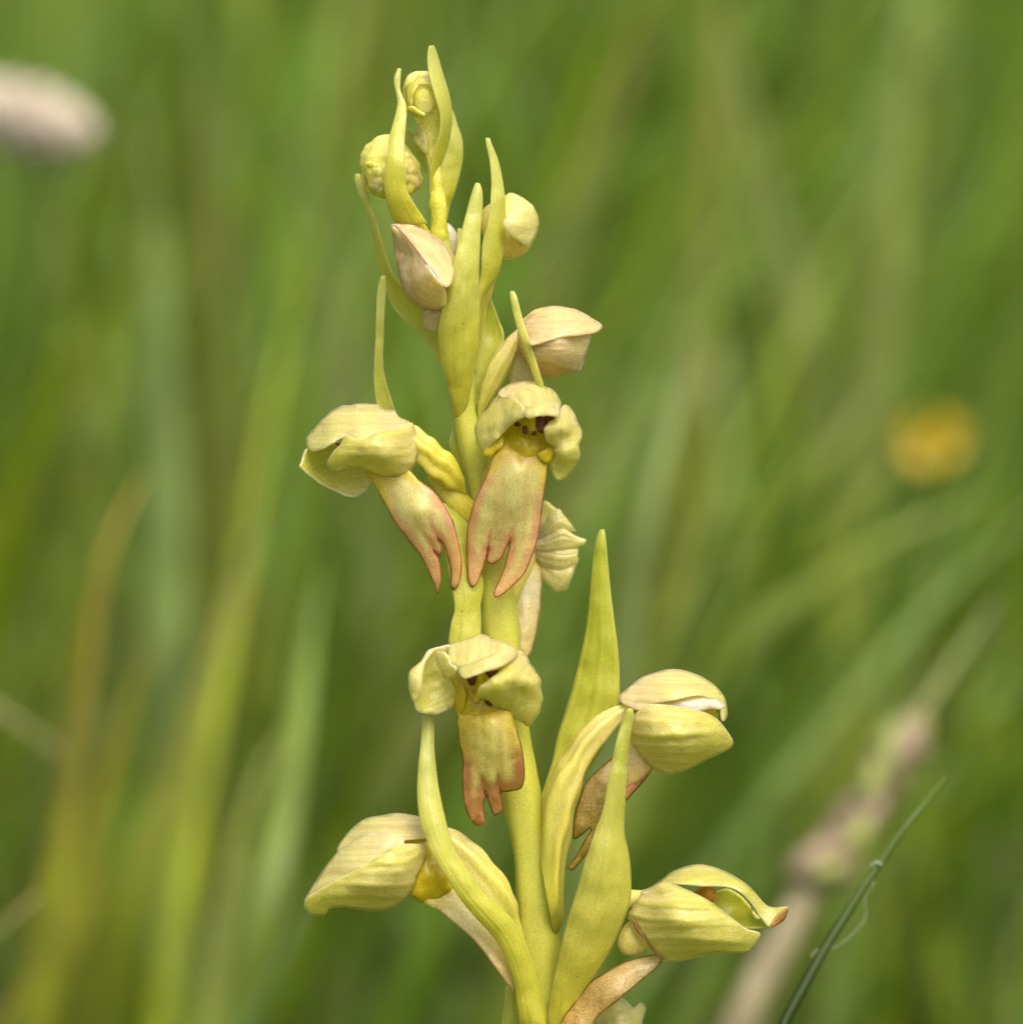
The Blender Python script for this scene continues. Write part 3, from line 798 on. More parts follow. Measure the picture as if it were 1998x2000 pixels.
poly('lip', c(4, 500, 700, 470, 770, 430, 880, 380, 985, 330, 1100, 292, 1240, 278, 1330, 279, 1500, 284, 1650, 300, 1702, 325, 1727, 360, 1690, 388, 1620, 418, 1520, 440, 1440, 428, 1510, 442, 1542, 475, 1552, 510, 1532, 545, 1500, 575, 1430, 605, 1380, 585, 1480, 560, 1580, 522, 1680,
               484, 1760, 490, 1802, 520, 1800, 600, 1740, 700, 1640, 755, 1530, 805, 1380, 828, 1250, 852, 1060, 870, 930, 876, 850, 882, 790, 905, 700, 890, 620, 800, 570, 620, 570, 530, 620),
     cy(4, 600, 590, -2.6, 850, 600, -2.6, 520, 690, -3.2, 890, 700, -3.2, 470, 780, -3.0, 880, 800, -3.0, 300, 1250, -2.3, 840, 1150, -2.6, 320, 1720, -1.8, 490, 1800, -2.1, 470, 1540, -1.9, 620, 1100, -3.3, 760, 1500, -2.4, 680, 850, -3.8), M['lip'], f1,
     axis=(c(4, 700, 650)[0], c(4, 430, 1800)[0]), bulge=2, bw=4, crumple=.8, channel=1.5, nvein=5, frill=1.2, res=5,
     grooves=[(c(4, 436, 1445, 455, 1320, 478, 1200, 500, 1080), 5, 9), (c(4, 602, 1385, 622, 1290, 650, 1180), 5, 9), (c(4, 682, 740, 668, 860), 5, 6)])

# ---- flower seen from behind, right of the stem
f4 = tube('flower', c(4, 560, 1700, 600, 1560, 660, 1430, 740, 1360), c(4, 640, 1900, 720, 1700, 790, 1560, 830, 1480), M['ovaryp'], O, y=[.5, 2.0, 3.2], kd=.9, crumple=.6)
tube('column', c(4, 740, 1300, 800, 1200, 900, 1180, 1000, 1260, 1060, 1340), c(4, 760, 1540, 840, 1580, 920, 1640, 980, 1600, 1060, 1480), M['budc'], f4, y=3.6, kd=.7)
for (A_, B_, yy) in ((c(4, 780, 1400, 840, 1200, 855, 1085, 890, 1090), c(4, 800, 1430, 900, 1300, 980, 1220, 985, 1165), 2.6),
                     (c(4, 790, 1380, 880, 1220, 960, 1140, 1000, 1180, 1060, 1255), c(4, 800, 1420, 900, 1390, 1000, 1330, 1080, 1300, 1095, 1310), 2.4),
                     (c(4, 790, 1400, 900, 1330, 1000, 1290, 1100, 1345, 1178, 1374), c(4, 790, 1440, 900, 1460, 1000, 1440, 1100, 1420, 1160, 1402), 2.2),
                     (c(4, 790, 1420, 900, 1410, 1020, 1420, 1120, 1420), c(4, 790, 1500, 880, 1570, 1000, 1600, 1100, 1560), 2.4),
                     (c(4, 780, 1440, 880, 1500, 1000, 1530, 1110, 1500, 1100, 1560), c(4, 780, 1520, 850, 1650, 910, 1730, 960, 1765, 1030, 1750), 2.6)):
    strip('sepal', A_, B_, M['sepal'], f4, y=[yy + .4, yy - .1, yy], bulge=.35, ridge=.05)
poly('lip', c(4, 640, 1560, 760, 1500, 830, 1560, 840, 1700, 830, 1800, 832, 1960) + c(5, 1210, 40, 1190, 190, 1160, 310, 1130, 395, 1080, 380, 1040, 300, 1030, 150, 1020, 20), cy(4, 650, 1600, 2.4, 830, 1600, 2.6, 830, 1900, 2.0) + cy(5, 1130, 390, 1.2, 1040, 200, 1.3),
     M['lippale'], f4, axis=(c(4, 760, 1500)[0], c(5, 1120, 395)[0]), bulge=9, bw=14)

# ---- lower flower facing the viewer
f3 = tube('flower', c(5, 900, 900, 800, 780, 700, 600, 620, 450), c(5, 1040, 900, 1000, 760, 960, 560, 920, 400), M['ovary'], O, y=[-.3, -1.2, -1.8, -2.0], kd=.7)
poly('throat', c(5, 560, 540, 680, 480, 820, 460, 940, 470, 960, 620, 1000, 780, 1000, 850, 880, 860, 740, 870, 610, 850, 570, 780, 580, 660), cy(5, 560, 560, -2.2, 820, 460, -2.4, 960, 600, -2.4, 980, 850, -3.0, 600, 850, -3.0, 760, 660, -3.4), M['throat'], f3, bulge=7, bw=14, crumple=2.2, cscale=.05)
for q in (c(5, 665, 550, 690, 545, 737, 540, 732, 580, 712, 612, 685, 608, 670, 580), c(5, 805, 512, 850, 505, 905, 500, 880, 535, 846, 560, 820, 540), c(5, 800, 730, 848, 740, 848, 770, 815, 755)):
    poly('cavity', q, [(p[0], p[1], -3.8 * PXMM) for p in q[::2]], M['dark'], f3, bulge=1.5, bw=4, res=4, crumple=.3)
tube('column', c(5, 735, 520, 745, 600, 720, 680, 700, 740), c(5, 800, 520, 815, 580, 790, 660, 760, 740), M['throat'], f3, y=[-3.5, -3.9, -3.7], kd=.5, crumple=.5)
poly('petal', c(5, 585, 640, 620, 610, 650, 660, 648, 760, 625, 830, 600, 850, 575, 790), cy(5, 585, 640, -3.2, 640, 640, -3.6, 600, 840, -3.1), M['throat'], f3, bulge=1.5, bw=6, res=5)
poly('lateral_sepal', c(5, 545, 318, 440, 324, 370, 360, 332, 420, 290, 462, 237, 510, 227, 580, 240, 680, 268, 740, 285, 790, 340, 822, 430, 830, 500, 806, 560, 776, 592, 700, 585, 600, 560, 540, 500, 470),
     cy(5, 545, 318, -2.2, 370, 360, -2.4, 237, 510, -3.2, 240, 680, -3.1, 340, 822, -2.8, 500, 806, -2.7, 590, 700, -2.6, 560, 540, -2.2, 400, 560, -1.7, 470, 640, -1.9, 330, 520, -2.5), M['sepalg'], f3,
     axis=(c(5, 580, 480)[0], c(5, 235, 700)[0]), bulge=1, bw=9, crumple=1.2, ridge=1.5, nridge=6, edgewave=2)
poly('sepal_rim', c(5, 440, 326, 370, 360, 335, 420, 290, 462, 237, 510, 227, 580, 240, 680, 270, 735, 310, 690, 325, 610, 330, 520, 350, 440, 400, 370), cy(5, 440, 326, -2.5, 237, 510, -3.4, 245, 690, -3.4, 325, 610, -3.7, 350, 430, -3.2), M['sepalp'], f3, bulge=7, bw=8, crumple=1, res=5)
poly('petal', c(5, 440, 370, 480, 360, 530, 400, 545, 450, 585, 480, 580, 545, 540, 565, 490, 550, 470, 490, 440, 440), cy(5, 440, 370, -3.4, 545, 430, -4.6, 580, 540, -4.2, 480, 520, -3.6), M['sepal'], f3, bulge=2, bw=5, crumple=1.6, cscale=.06, res=4)
poly('dorsal_sepal', c(5, 535, 325, 558, 286, 640, 270, 700, 246, 770, 232, 822, 246, 852, 268, 920, 280, 990, 308, 1012, 330, 1050, 358, 1040, 395, 920, 470, 800, 510, 720, 533, 640, 556, 610, 530, 590, 480, 545, 435, 530, 370),
     cy(5, 540, 310, -2.0, 640, 270, -1.7, 770, 232, -1.7, 920, 280, -1.7, 1040, 360, -2.6, 920, 460, -4.9, 720, 530, -5.4, 640, 550, -5.2, 550, 430, -4.0, 800, 400, -4.4, 700, 430, -4.5, 780, 320, -3.2), M['sepalp'], f3,
     axis=(c(5, 790, 235)[0], c(5, 720, 530)[0]), bulge=5, bw=9, crumple=2.4, cscale=.04, ridge=2, nridge=3, edgewave=3)
poly('sepal_fold', c(5, 612, 470, 680, 458, 760, 425, 850, 385, 940, 350, 1010, 338, 1046, 372, 1000, 425, 920, 472, 800, 512, 720, 535, 640, 557, 600, 500),
     cy(5, 612, 470, -4.6, 760, 425, -5.0, 940, 350, -4.2, 1046, 372, -3.0, 920, 470, -5.2, 720, 533, -5.7, 640, 555, -5.5, 820, 455, -5.5), M['sepalp'], f3, axis=(c(5, 1040, 360)[0], c(5, 620, 540)[0]), bulge=4, bw=6, crumple=1.2, cscale=.05, edgewave=2, res=5)
poly('sepal_fold', c(4, 735, 372, 800, 352, 880, 345, 972, 336, 982, 380, 970, 434, 900, 430, 820, 434, 738, 448, 715, 410),
     cy(4, 735, 372, -4.9, 880, 345, -4.9, 972, 336, -3.0, 970, 430, -4.5, 820, 432, -5.5, 735, 446, -5.4), M['sepal'], f1, axis=(c(4, 975, 380)[0], c(4, 725, 410)[0]), bulge=4, bw=6, crumple=1.4, cscale=.05, edgewave=2, res=5)
poly('lateral_sepal', c(5, 1048, 358, 1110, 388, 1142, 460, 1168, 490, 1200, 540, 1219, 580, 1216, 640, 1233, 705, 1220, 780, 1190, 850, 1135, 917, 1080, 892, 1010, 850, 960, 800, 880, 772, 820, 712, 762, 700, 748, 662, 770, 620, 850, 560, 930, 492, 1000, 420),
     cy(5, 1048, 360, -2.4, 1142, 460, -2.2, 1218, 580, -2.6, 1230, 710, -2.2, 1135, 915, -2.0, 1010, 850, -2.6, 880, 770, -3.6, 755, 670, -5.0, 850, 560, -5.2, 960, 480, -4.3, 1020, 560, -4.8, 900, 640, -5.2, 1150, 590, -4.0, 1050, 660, -3.4, 1100, 780, -3.0), M['sepalg'], f3,
     axis=(c(5, 1060, 370)[0], c(5, 800, 700)[0]), bulge=5, bw=8, crumple=1.3, cscale=.03, edgewave=2)
poly('lip', c(5, 580, 790, 602, 850, 596, 920, 610, 1050, 636, 1180, 628, 1320, 640, 1480, 660, 1560, 700, 1640, 740, 1672, 796, 1662, 800, 1600, 788, 1520, 806, 1450, 800, 1420, 822, 1480, 850, 1560, 876, 1592, 932, 1562, 936, 1500, 918, 1440, 922, 1420, 1000, 1412, 1060, 1397, 1086, 1360,
               1096, 1250, 1085, 1120, 1050, 980, 1010, 880, 1000, 830, 960, 740, 880, 700, 740, 690, 620, 720),
     cy(5, 640, 720, -2.7, 920, 720, -2.7, 590, 820, -3.1, 990, 840, -3.1, 610, 1050, -2.7, 1070, 1100, -2.9, 640, 1480, -2.3, 740, 1670, -2.0, 890, 1580, -1.9, 1070, 1380, -2.2, 850, 1100, -3.4, 800, 880, -3.8), M['lipb'], f3,
     axis=(c(5, 790, 800)[0], c(5, 810, 1660)[0]), bulge=2, bw=4, crumple=1.0, cscale=.03, channel=1.5, nvein=5, frill=1.5, res=5, edgewave=1.5,
     grooves=[(c(5, 803, 1430, 785, 1330, 770, 1200), 5, 8), (c(5, 920, 1415, 905, 1320, 890, 1200), 5, 8), (c(5, 775, 850, 785, 960, 790, 1080), 4, 6)])
poly('lip_tip', c(5, 690, 1620, 725, 1610, 765, 1570, 790, 1600, 798, 1655, 745, 1672), cy(5, 690, 1620, -2.35, 798, 1655, -2.35, 740, 1600, -2.45), M['brown'], f3, bulge=2, bw=4, res=4)

# ---- thin bract before the lower left flower
rowstrip('bract', rows(5, 335, 790, 412, 790, 330, 900, 415, 900, 320, 1050, 415, 1050, 302, 1220, 425, 1200, 293, 1400, 450, 1390, 302, 1550, 485, 1560, 330, 1700, 520, 1710) +
         rows(7, 1040, 330, 1222, 340, 1105, 500, 1275, 480, 1195, 650, 1375, 640, 1290, 800, 1480, 780, 1400, 940, 1600, 890, 1530, 1080, 1715, 1010, 1620, 1210, 1790, 1140, 1690, 1370, 1850, 1320, 1725, 1520, 1900, 1480, 1740, 1650, 1950, 1650, 1760, 1800, 2000, 1800),
         M['bract'], O, y=[-1.0, -1.5, -2.5, -3.2, -3.0, -2.4, -1.6], tilt=[0, .2, .2, .1, 0], bulge=[.5, .4, .4, .35], nt=70)
# ---- lower left flower
f5 = tube('flower', c(7, 1830, 1180, 1770, 1000, 1755, 870, 1715, 785, 1650, 660, 1560, 560, 1480, 462, 1400, 400, 1300, 320, 1215, 290, 1130, 290), c(7, 1700, 1200, 1640, 1100, 1560, 1000, 1480, 900, 1400, 800, 1320, 700, 1240, 600, 1180, 520, 1120, 470, 1060, 440, 1000, 420),
          M['ovaryp'], O, y=[-.5, -1.2, -1.2, -1.0], kd=.7, ridge=.28, nridge=5, twist=4, crumple=.6)
tube('column', c(7, 1100, 330, 960, 280, 800, 300, 640, 400, 480, 530, 360, 650), c(7, 1180, 560, 1080, 700, 940, 760, 800, 780, 600, 780, 420, 760), M['throat'], f5, y=-.8, kd=.6)
poly('throat', c(7, 1000, 440, 1120, 480, 1200, 600, 1250, 740, 1200, 790, 1060, 860, 940, 795, 980, 640), cy(7, 1000, 450, -1.6, 1200, 600, -1.7, 1060, 855, -1.7, 1080, 660, -2.2), M['throat'], f5, bulge=6, bw=12, crumple=1.5, cscale=.04)
poly('dorsal_sepal', c(7, 385, 480, 410, 410, 500, 302, 600, 232, 730, 206, 830, 190, 950, 205, 1010, 226, 1080, 290, 1100, 360, 1000, 380, 860, 400, 760, 480, 600, 520, 460, 520),
     cy(7, 385, 480, -.9, 500, 302, -.3, 730, 206, -.2, 950, 205, -.4, 1080, 300, -1.0, 860, 395, -2.4, 600, 510, -2.3, 700, 320, -1.8), M['sepalp'], f5, axis=(c(7, 1080, 330)[0], c(7, 380, 490)[0]), bulge=5, bw=9, ridge=2, nridge=4, crumple=1.2)
poly('petal', c(7, 138, 850, 200, 740, 285, 610, 390, 480, 480, 410, 600, 345, 760, 340, 880, 380, 860, 440, 700, 540, 560, 620, 400, 700, 250, 790, 165, 830),
     cy(7, 138, 850, -1.8, 285, 610, -1.4, 480, 400, -1.5, 760, 340, -2.4, 860, 430, -3.0, 560, 620, -3.6, 250, 780, -2.6, 500, 520, -2.6), M['sepalp'], f5, axis=(c(7, 880, 400)[0], c(7, 140, 850)[0]), bulge=5, bw=9, ridge=2, nridge=4, crumple=1.2)
poly('lateral_sepal', c(7, 136, 868, 142, 905, 190, 945, 250, 957, 300, 938, 322, 900, 430, 890, 560, 910, 680, 922, 780, 905, 860, 862, 930, 790, 990, 650, 1052, 500, 1042, 445, 990, 422, 900, 420, 830, 425, 700, 515, 560, 598, 400, 680, 250, 768, 160, 815),
     cy(7, 138, 880, -2.4, 250, 955, -2.3, 560, 910, -2.2, 780, 905, -2.0, 990, 650, -2.2, 1045, 460, -2.2, 830, 425, -3.2, 560, 600, -4.0, 250, 770, -3.0, 600, 740, -4.1, 850, 620, -4.0, 350, 830, -3.4), M['sepalg'], f5,
     axis=(c(7, 1030, 440)[0], c(7, 145, 880)[0]), bulge=6, bw=8, ridge=2.6, nridge=5, crumple=1.1, mirror=-1.0)
poly('lip', c(7, 935, 790, 1050, 872, 1150, 922, 1260, 1012, 1390, 1122, 1480, 1225, 1560, 1335, 1640, 1445, 1725, 1548, 1720, 1440, 1690, 1320, 1600, 1150, 1480, 980, 1340, 820, 1220, 680, 1080, 680),
     cy(7, 940, 790, -1.8, 1260, 1010, -1.8, 1560, 1330, -1.6, 1720, 1540, -1.2, 1600, 1150, -1.0, 1220, 690, -1.2, 1300, 900, -1.5), M['lippale'], f5, axis=(c(7, 1060, 760)[0], c(7, 1725, 1545)[0]), bulge=6, bw=9, channel=3)

# ---- tall bract and the right flower
rowstrip('bract', rows(6, 530, 118, 550, 120, 505, 172, 558, 172, 485, 285, 570, 285, 470, 430, 582, 430, 452, 630, 603, 620, 430, 800, 626, 790, 390, 990, 647, 980, 342, 1180, 653, 1160, 285, 1370, 645, 1320, 240, 1510, 600, 1480, 205, 1680, 500, 1650, 150, 1850, 380, 1850, 80, 2050, 220, 2050),
         M['bractg'], O, y=[.3, .3, .1, -.2, -.4], tilt=[0, -.3, -.3, 0], bulge=[.2, .25, .3, .35], ridge=.03, nridge=2, nt=64, ns=22)
f6 = tube('flower', c(6, 110, 2300, 120, 2050, 130, 1930, 160, 1830, 222, 1700, 300, 1610, 370, 1500, 440, 1430, 530, 1350, 620, 1310, 720, 1285, 780, 1260),
          c(8, 340, 1300) + c(8, 400, 1200, 405, 1000, 420, 800, 460, 650, 470, 500) + c(6, 400, 1900, 430, 1770, 500, 1650, 570, 1550, 640, 1450, 740, 1345, 800, 1320),
          M['ovaryp'], O, y=[-.2, -.8, -1.2, -1.3, -1.2], kd=.75, ridge=.32, nridge=5, twist=4, crumple=.9, nt=70)
tube('column', c(6, 720, 1260, 820, 1160, 960, 1120, 1120, 1150, 1260, 1260, 1320, 1360), c(6, 740, 1400, 820, 1560, 920, 1660, 1040, 1660, 1180, 1600, 1320, 1480), M['throat'], f6, y=-.3, kd=.5)
poly('dorsal_sepal', c(6, 650, 1262, 720, 1185, 800, 1122, 900, 1085, 980, 1065, 1080, 1070, 1200, 1112, 1300, 1180, 1356, 1250, 1372, 1310, 1376, 1370, 1352, 1412, 1335, 1360, 1330, 1300, 1200, 1235, 1050, 1262, 900, 1290, 800, 1330, 740, 1320),
     cy(6, 650, 1262, -1.2, 800, 1122, -.4, 980, 1065, -.1, 1200, 1112, -.2, 1360, 1260, -.6, 1360, 1400, -1.0, 1200, 1240, -2.4, 1050, 1262, -2.7, 800, 1320, -2.4, 1000, 1160, -1.9), M['sepalp'], f6, axis=(c(6, 720, 1270)[0], c(6, 1370, 1350)[0]), bulge=5, bw=9, ridge=2.4, nridge=4, crumple=1.2)
poly('petal', c(6, 930, 1290, 1050, 1268, 1180, 1245, 1290, 1260, 1350, 1300, 1345, 1330, 1260, 1325, 1180, 1345, 1050, 1330), cy(6, 930, 1290, -2.2, 1180, 1245, -2.0, 1345, 1310, -1.4, 1100, 1300, -2.4), M['white'], f6, bulge=5, bw=6, crumple=1.2, res=5)
poly('lateral_sepal', c(6, 722, 1470, 745, 1390, 800, 1330, 870, 1298, 1000, 1306, 1150, 1335, 1240, 1360, 1310, 1400, 1370, 1470, 1416, 1550, 1380, 1600, 1250, 1660, 1130, 1722, 1040, 1752, 960, 1756, 880, 1722, 830, 1680, 770, 1600, 735, 1545),
     cy(6, 722, 1470, -2.0, 800, 1330, -2.6, 1000, 1306, -2.9, 1240, 1360, -2.4, 1416, 1550, -1.6, 1250, 1660, -1.7, 960, 1755, -1.4, 770, 1600, -1.7, 900, 1500, -3.6, 1100, 1520, -3.7, 1250, 1520, -3.0), M['sepalg'], f6,
     axis=(c(6, 740, 1360)[0], c(6, 1415, 1550)[0]), bulge=6, bw=9, ridge=3, nridge=5, crumple=1.2, mirror=-.8)
poly('lip', c(8, 700, 150, 620, 222, 550, 292, 512, 380, 475, 520, 465, 655, 520, 632, 580, 592, 465, 800, 425, 838, 440, 857, 470, 855, 560, 740, 640, 560, 760, 470, 800, 412, 900, 310, 975, 200, 930, 100, 830, 40),
     cy(8, 700, 150, -.6, 512, 380, -.8, 470, 640, -.6, 430, 845, -.3, 800, 400, -.8, 970, 200, -.4, 700, 300, -1.1), M['lipw'], f6, axis=(c(8, 850, 60)[0], c(8, 450, 850)[0]), bulge=7, bw=10, crumple=1.6, res=5)
poly('lip_lobe', c(8, 970, 205, 930, 270, 850, 360, 800, 412, 790, 350, 860, 290, 940, 225), cy(8, 970, 205, -.9, 800, 410, -1.4, 860, 300, -1.4), M['lip'], f6, bulge=3, bw=5, res=5)
poly('throat', c(6, 700, 1470, 760, 1480, 840, 1640, 870, 1720, 800, 1800, 700, 1860, 690, 1700), cy(6, 700, 1480, -1.4, 860, 1720, -1.4, 700, 1850, -1.5), M['lippale'], f6, bulge=5, bw=9)
rowstrip('bract', rows(6, 710, 1322, 735, 1322, 690, 1375, 748, 1370, 655, 1470, 732, 1460, 622, 1600, 712, 1600, 595, 1740, 700, 1740) +
         rows(8, 690, 260, 812, 200, 668, 440, 797, 440, 605, 620, 792, 620, 548, 790, 820, 750, 495, 980, 834, 880, 445, 1140, 832, 1050, 408, 1270, 790, 1190, 370, 1450, 705, 1380, 335, 1600, 610, 1540, 312, 1760, 500, 1700, 300, 1900, 440, 1900, 290, 2050, 400, 2050),
         M['bractb'], O, y=[-1.1, -1.8, -2.6, -3.1, -3.2, -2.9], tilt=[0, .2, .4, .2, 0], bulge=[.4, .5, .5, .45, .4], ridge=.03, nridge=3, nt=70, ns=22)

# ---- lower right flower, gaping
f7 = tube('flower', c(8, 700, 1000, 780, 990, 835, 985, 920, 985, 1000, 960), c(8, 700, 1250, 780, 1160, 830, 1110, 900, 1080, 980, 1090), M['ovaryp'], O, y=[-.8, -1.2, -1.4], kd=.8)
tube('ovary_base', c(8, 380, 1863, 480, 1500, 620, 1200, 720, 1020), c(8, 480, 1863, 600, 1560, 740, 1320, 800, 1180), M['ovary'], f7, y=[0, -.3, -.8], kd=.8)
poly('dorsal_sepal', c(8, 900, 1010, 960, 985, 1050, 922, 1120, 872, 1250, 832, 1350, 840, 1480, 890, 1600, 970, 1700, 1080, 1762, 1110, 1856, 1108, 1835, 1180, 1750, 1238, 1690, 1180, 1630, 1090, 1540, 1000, 1450, 970, 1300, 965, 1100, 955, 980, 1010),
     cy(8, 900, 1010, -1.6, 1050, 922, -.8, 1250, 832, -.5, 1480, 890, -.5, 1700, 1080, -.8, 1856, 1110, -1.2, 1750, 1235, -1.6, 1540, 1000, -2.3, 1300, 965, -2.7, 1100, 955, -2.4, 1300, 890, -1.9), M['sepalg'], f7, axis=(c(8, 920, 1010)[0], c(8, 1840, 1130)[0]), bulge=5, bw=8, ridge=2, nridge=4, crumple=1.2)
poly('lateral_sepal', c(8, 1380, 1000, 1470, 985, 1560, 1040, 1640, 1130, 1700, 1200, 1750, 1238, 1640, 1243, 1540, 1235, 1400, 1150, 1280, 1080, 1200, 1000), cy(8, 1380, 1000, -.2, 1600, 1080, -.2, 1745, 1238, -.9, 1540, 1230, -.8, 1300, 1080, -.4, 1480, 1110, .3), M['bractg'], f7, bulge=-4, bw=10, crumple=1.2)
poly('sepal_tip', c(8, 1855, 1110, 1835, 1180, 1790, 1215, 1745, 1236, 1755, 1200, 1800, 1140), cy(8, 1855, 1110, -1.5, 1745, 1236, -1.9, 1800, 1170, -1.7), M['brown'], f7, bulge=2, bw=4, res=4)
tube('anther', c(8, 1245, 1010, 1270, 985, 1310, 965, 1360, 965, 1390, 1000), c(8, 1270, 1030, 1300, 1060, 1340, 1078, 1372, 1070, 1393, 1040), M['cap'], f7, y=-1.5, kd=.9, crumple=.6)
poly('petal', c(8, 1620, 1095, 1645, 1110, 1668, 1150, 1682, 1172, 1660, 1185, 1640, 1165), cy(8, 1620, 1095, -.8, 1680, 1172, -1.1), M['bract'], f7, bulge=3, bw=4, res=4)
poly('lateral_sepal', c(8, 820, 1170, 850, 1110, 900, 1040, 970, 995, 1060, 948, 1200, 995, 1350, 1070, 1480, 1170, 1580, 1240, 1640, 1258, 1674, 1275, 1660, 1325, 1620, 1375, 1580, 1398, 1400, 1400, 1200, 1440, 1120, 1456, 1060, 1450, 1000, 1400, 940, 1310, 880, 1230),
     cy(8, 825, 1170, -1.6, 960, 1000, -1.8, 1060, 948, -2.2, 1350, 1070, -2.9, 1580, 1240, -2.6, 1670, 1280, -2.1, 1580, 1395, -2.0, 1200, 1440, -2.0, 1060, 1450, -1.7, 880, 1230, -1.9, 1100, 1150, -4.0, 1300, 1220, -4.2, 1250, 1330, -3.6, 1500, 1290, -3.2), M['sepalg'], f7,
     axis=(c(8, 860, 1060)[0], c(8, 1670, 1300)[0]), bulge=6, bw=8, ridge=3, nridge=5, crumple=1.3, cscale=.025, mirror=-.9)
strip('petal_margin', c(8, 850, 1200, 880, 1260, 940, 1330, 990, 1400, 1050, 1450), c(8, 868, 1195, 895, 1245, 955, 1318, 1003, 1388, 1060, 1442), M['brown'], f7, y=[-2.1, -2.2, -2.1], bulge=.5, ns=6, crumple=.3, solid=.08)
tube('spur', c(8, 830, 1190, 790, 1230, 758, 1300, 755, 1360, 785, 1410, 840, 1422), c(8, 880, 1230, 910, 1270, 940, 1320, 955, 1360, 920, 1400, 860, 1420), M['budc'], f7, y=-1.0, kd=.7, crumple=.8)
poly('lip', c(8, 1040, 1430, 1010, 1492, 880, 1602, 760, 1702, 640, 1800, 590, 1870, 560, 2000, 420, 2050, 340, 1980, 380, 1863, 460, 1742, 560, 1612, 640, 1552, 780, 1472, 900, 1432, 990, 1415),
     cy(8, 1040, 1430, -1.3, 880, 1600, -1.9, 640, 1800, -2.4, 420, 2040, -2.6, 380, 1863, -1.9, 560, 1610, -1.6, 780, 1470, -1.4, 700, 1640, -2.4), M['lipw'], f7, axis=(c(8, 1030, 1440)[0], c(8, 440, 2040)[0]), bulge=7, bw=9, crumple=1.6, res=5)

# ---- lowest flower, only its hood in view
f8 = tube('flower', c(8, 480, 2300, 540, 2150, 620, 2000, 680, 1900), c(8, 620, 2350, 720, 2200, 820, 2050, 860, 1960), M['ovaryp'], O, y=[.5, 1.4, 1.8], kd=.8)
poly('dorsal_sepal', c(8, 590, 1900, 610, 1830, 640, 1765, 690, 1708, 745, 1690, 800, 1722, 850, 1762, 900, 1728, 932, 1765, 905, 1860, 900, 1960, 800, 2060, 660, 2060, 600, 1980), cy(8, 600, 1880, 1.6, 740, 1692, 1.4, 930, 1765, 1.8, 890, 1960, 1.4, 700, 2040, 1.6, 760, 1880, .6, 850, 1770, 1.2),
     M['sepal'], f8, bulge=7, bw=12, crumple=2.4, cscale=.025, mirror=2.2)
# ---- pale leaf low on the left of the stem
rowstrip('bract', rows(7, 1655, 1490, 1670, 1490, 1650, 1530, 1725, 1560, 1640, 1640, 1760, 1650, 1625, 1776, 1800, 1776, 1620, 1950, 1850, 1950, 1700, 2200, 1900, 2200), M['bractg'], O, y=[.9, 1.2, 1.4], bulge=.3)

# ------------------------------------------------------------------ meadow behind
def grass_material(name):
    b = NB(name)
    at = b.n('Attribute', attribute_name='tint')
    tc = b.n('TexCoord')
    nn = b.noise(tc.outputs['Object'], 60, 3)
    hs = b.n('HueSaturation')
    b.l(at.outputs['Color'], hs.inputs['Color'])
    b.l(b.ss(nn, .3, .7, .75, 1.25), hs.inputs['Value'])
    pr = b.n('BsdfPrincipled')
    b.l(hs.outputs[0], pr.inputs['Base Color'])
    pr.inputs['Roughness'].default_value = .5
    pr.inputs['Specular IOR Level'].default_value = .4
    tr = b.n('BsdfTranslucent')
    b.l(hs.outputs[0], tr.inputs['Color'])
    ms_ = b.n('MixShader')
    ms_.inputs[0].default_value = .4
    b.l(pr.outputs[0], ms_.inputs[1])
    b.l(tr.outputs[0], ms_.inputs[2])
    out = b.n('OutputMaterial')
    b.l(ms_.outputs[0], out.inputs[0])
    return b.m


GM = grass_material('meadow_grass_leaf')
PALETTE = np.array([(.30, .37, .12), (.10, .15, .01), (.16, .23, .008), (.22, .27, .009), (.12, .20, .012), (.11, .20, .03), (.27, .29, .012), (.32, .28, .05), (.19, .29, .03), (.26, .20, .04)])
PW = np.array([.13, .12, .24, .18, .20, .16, .08, .02, .08, .02])


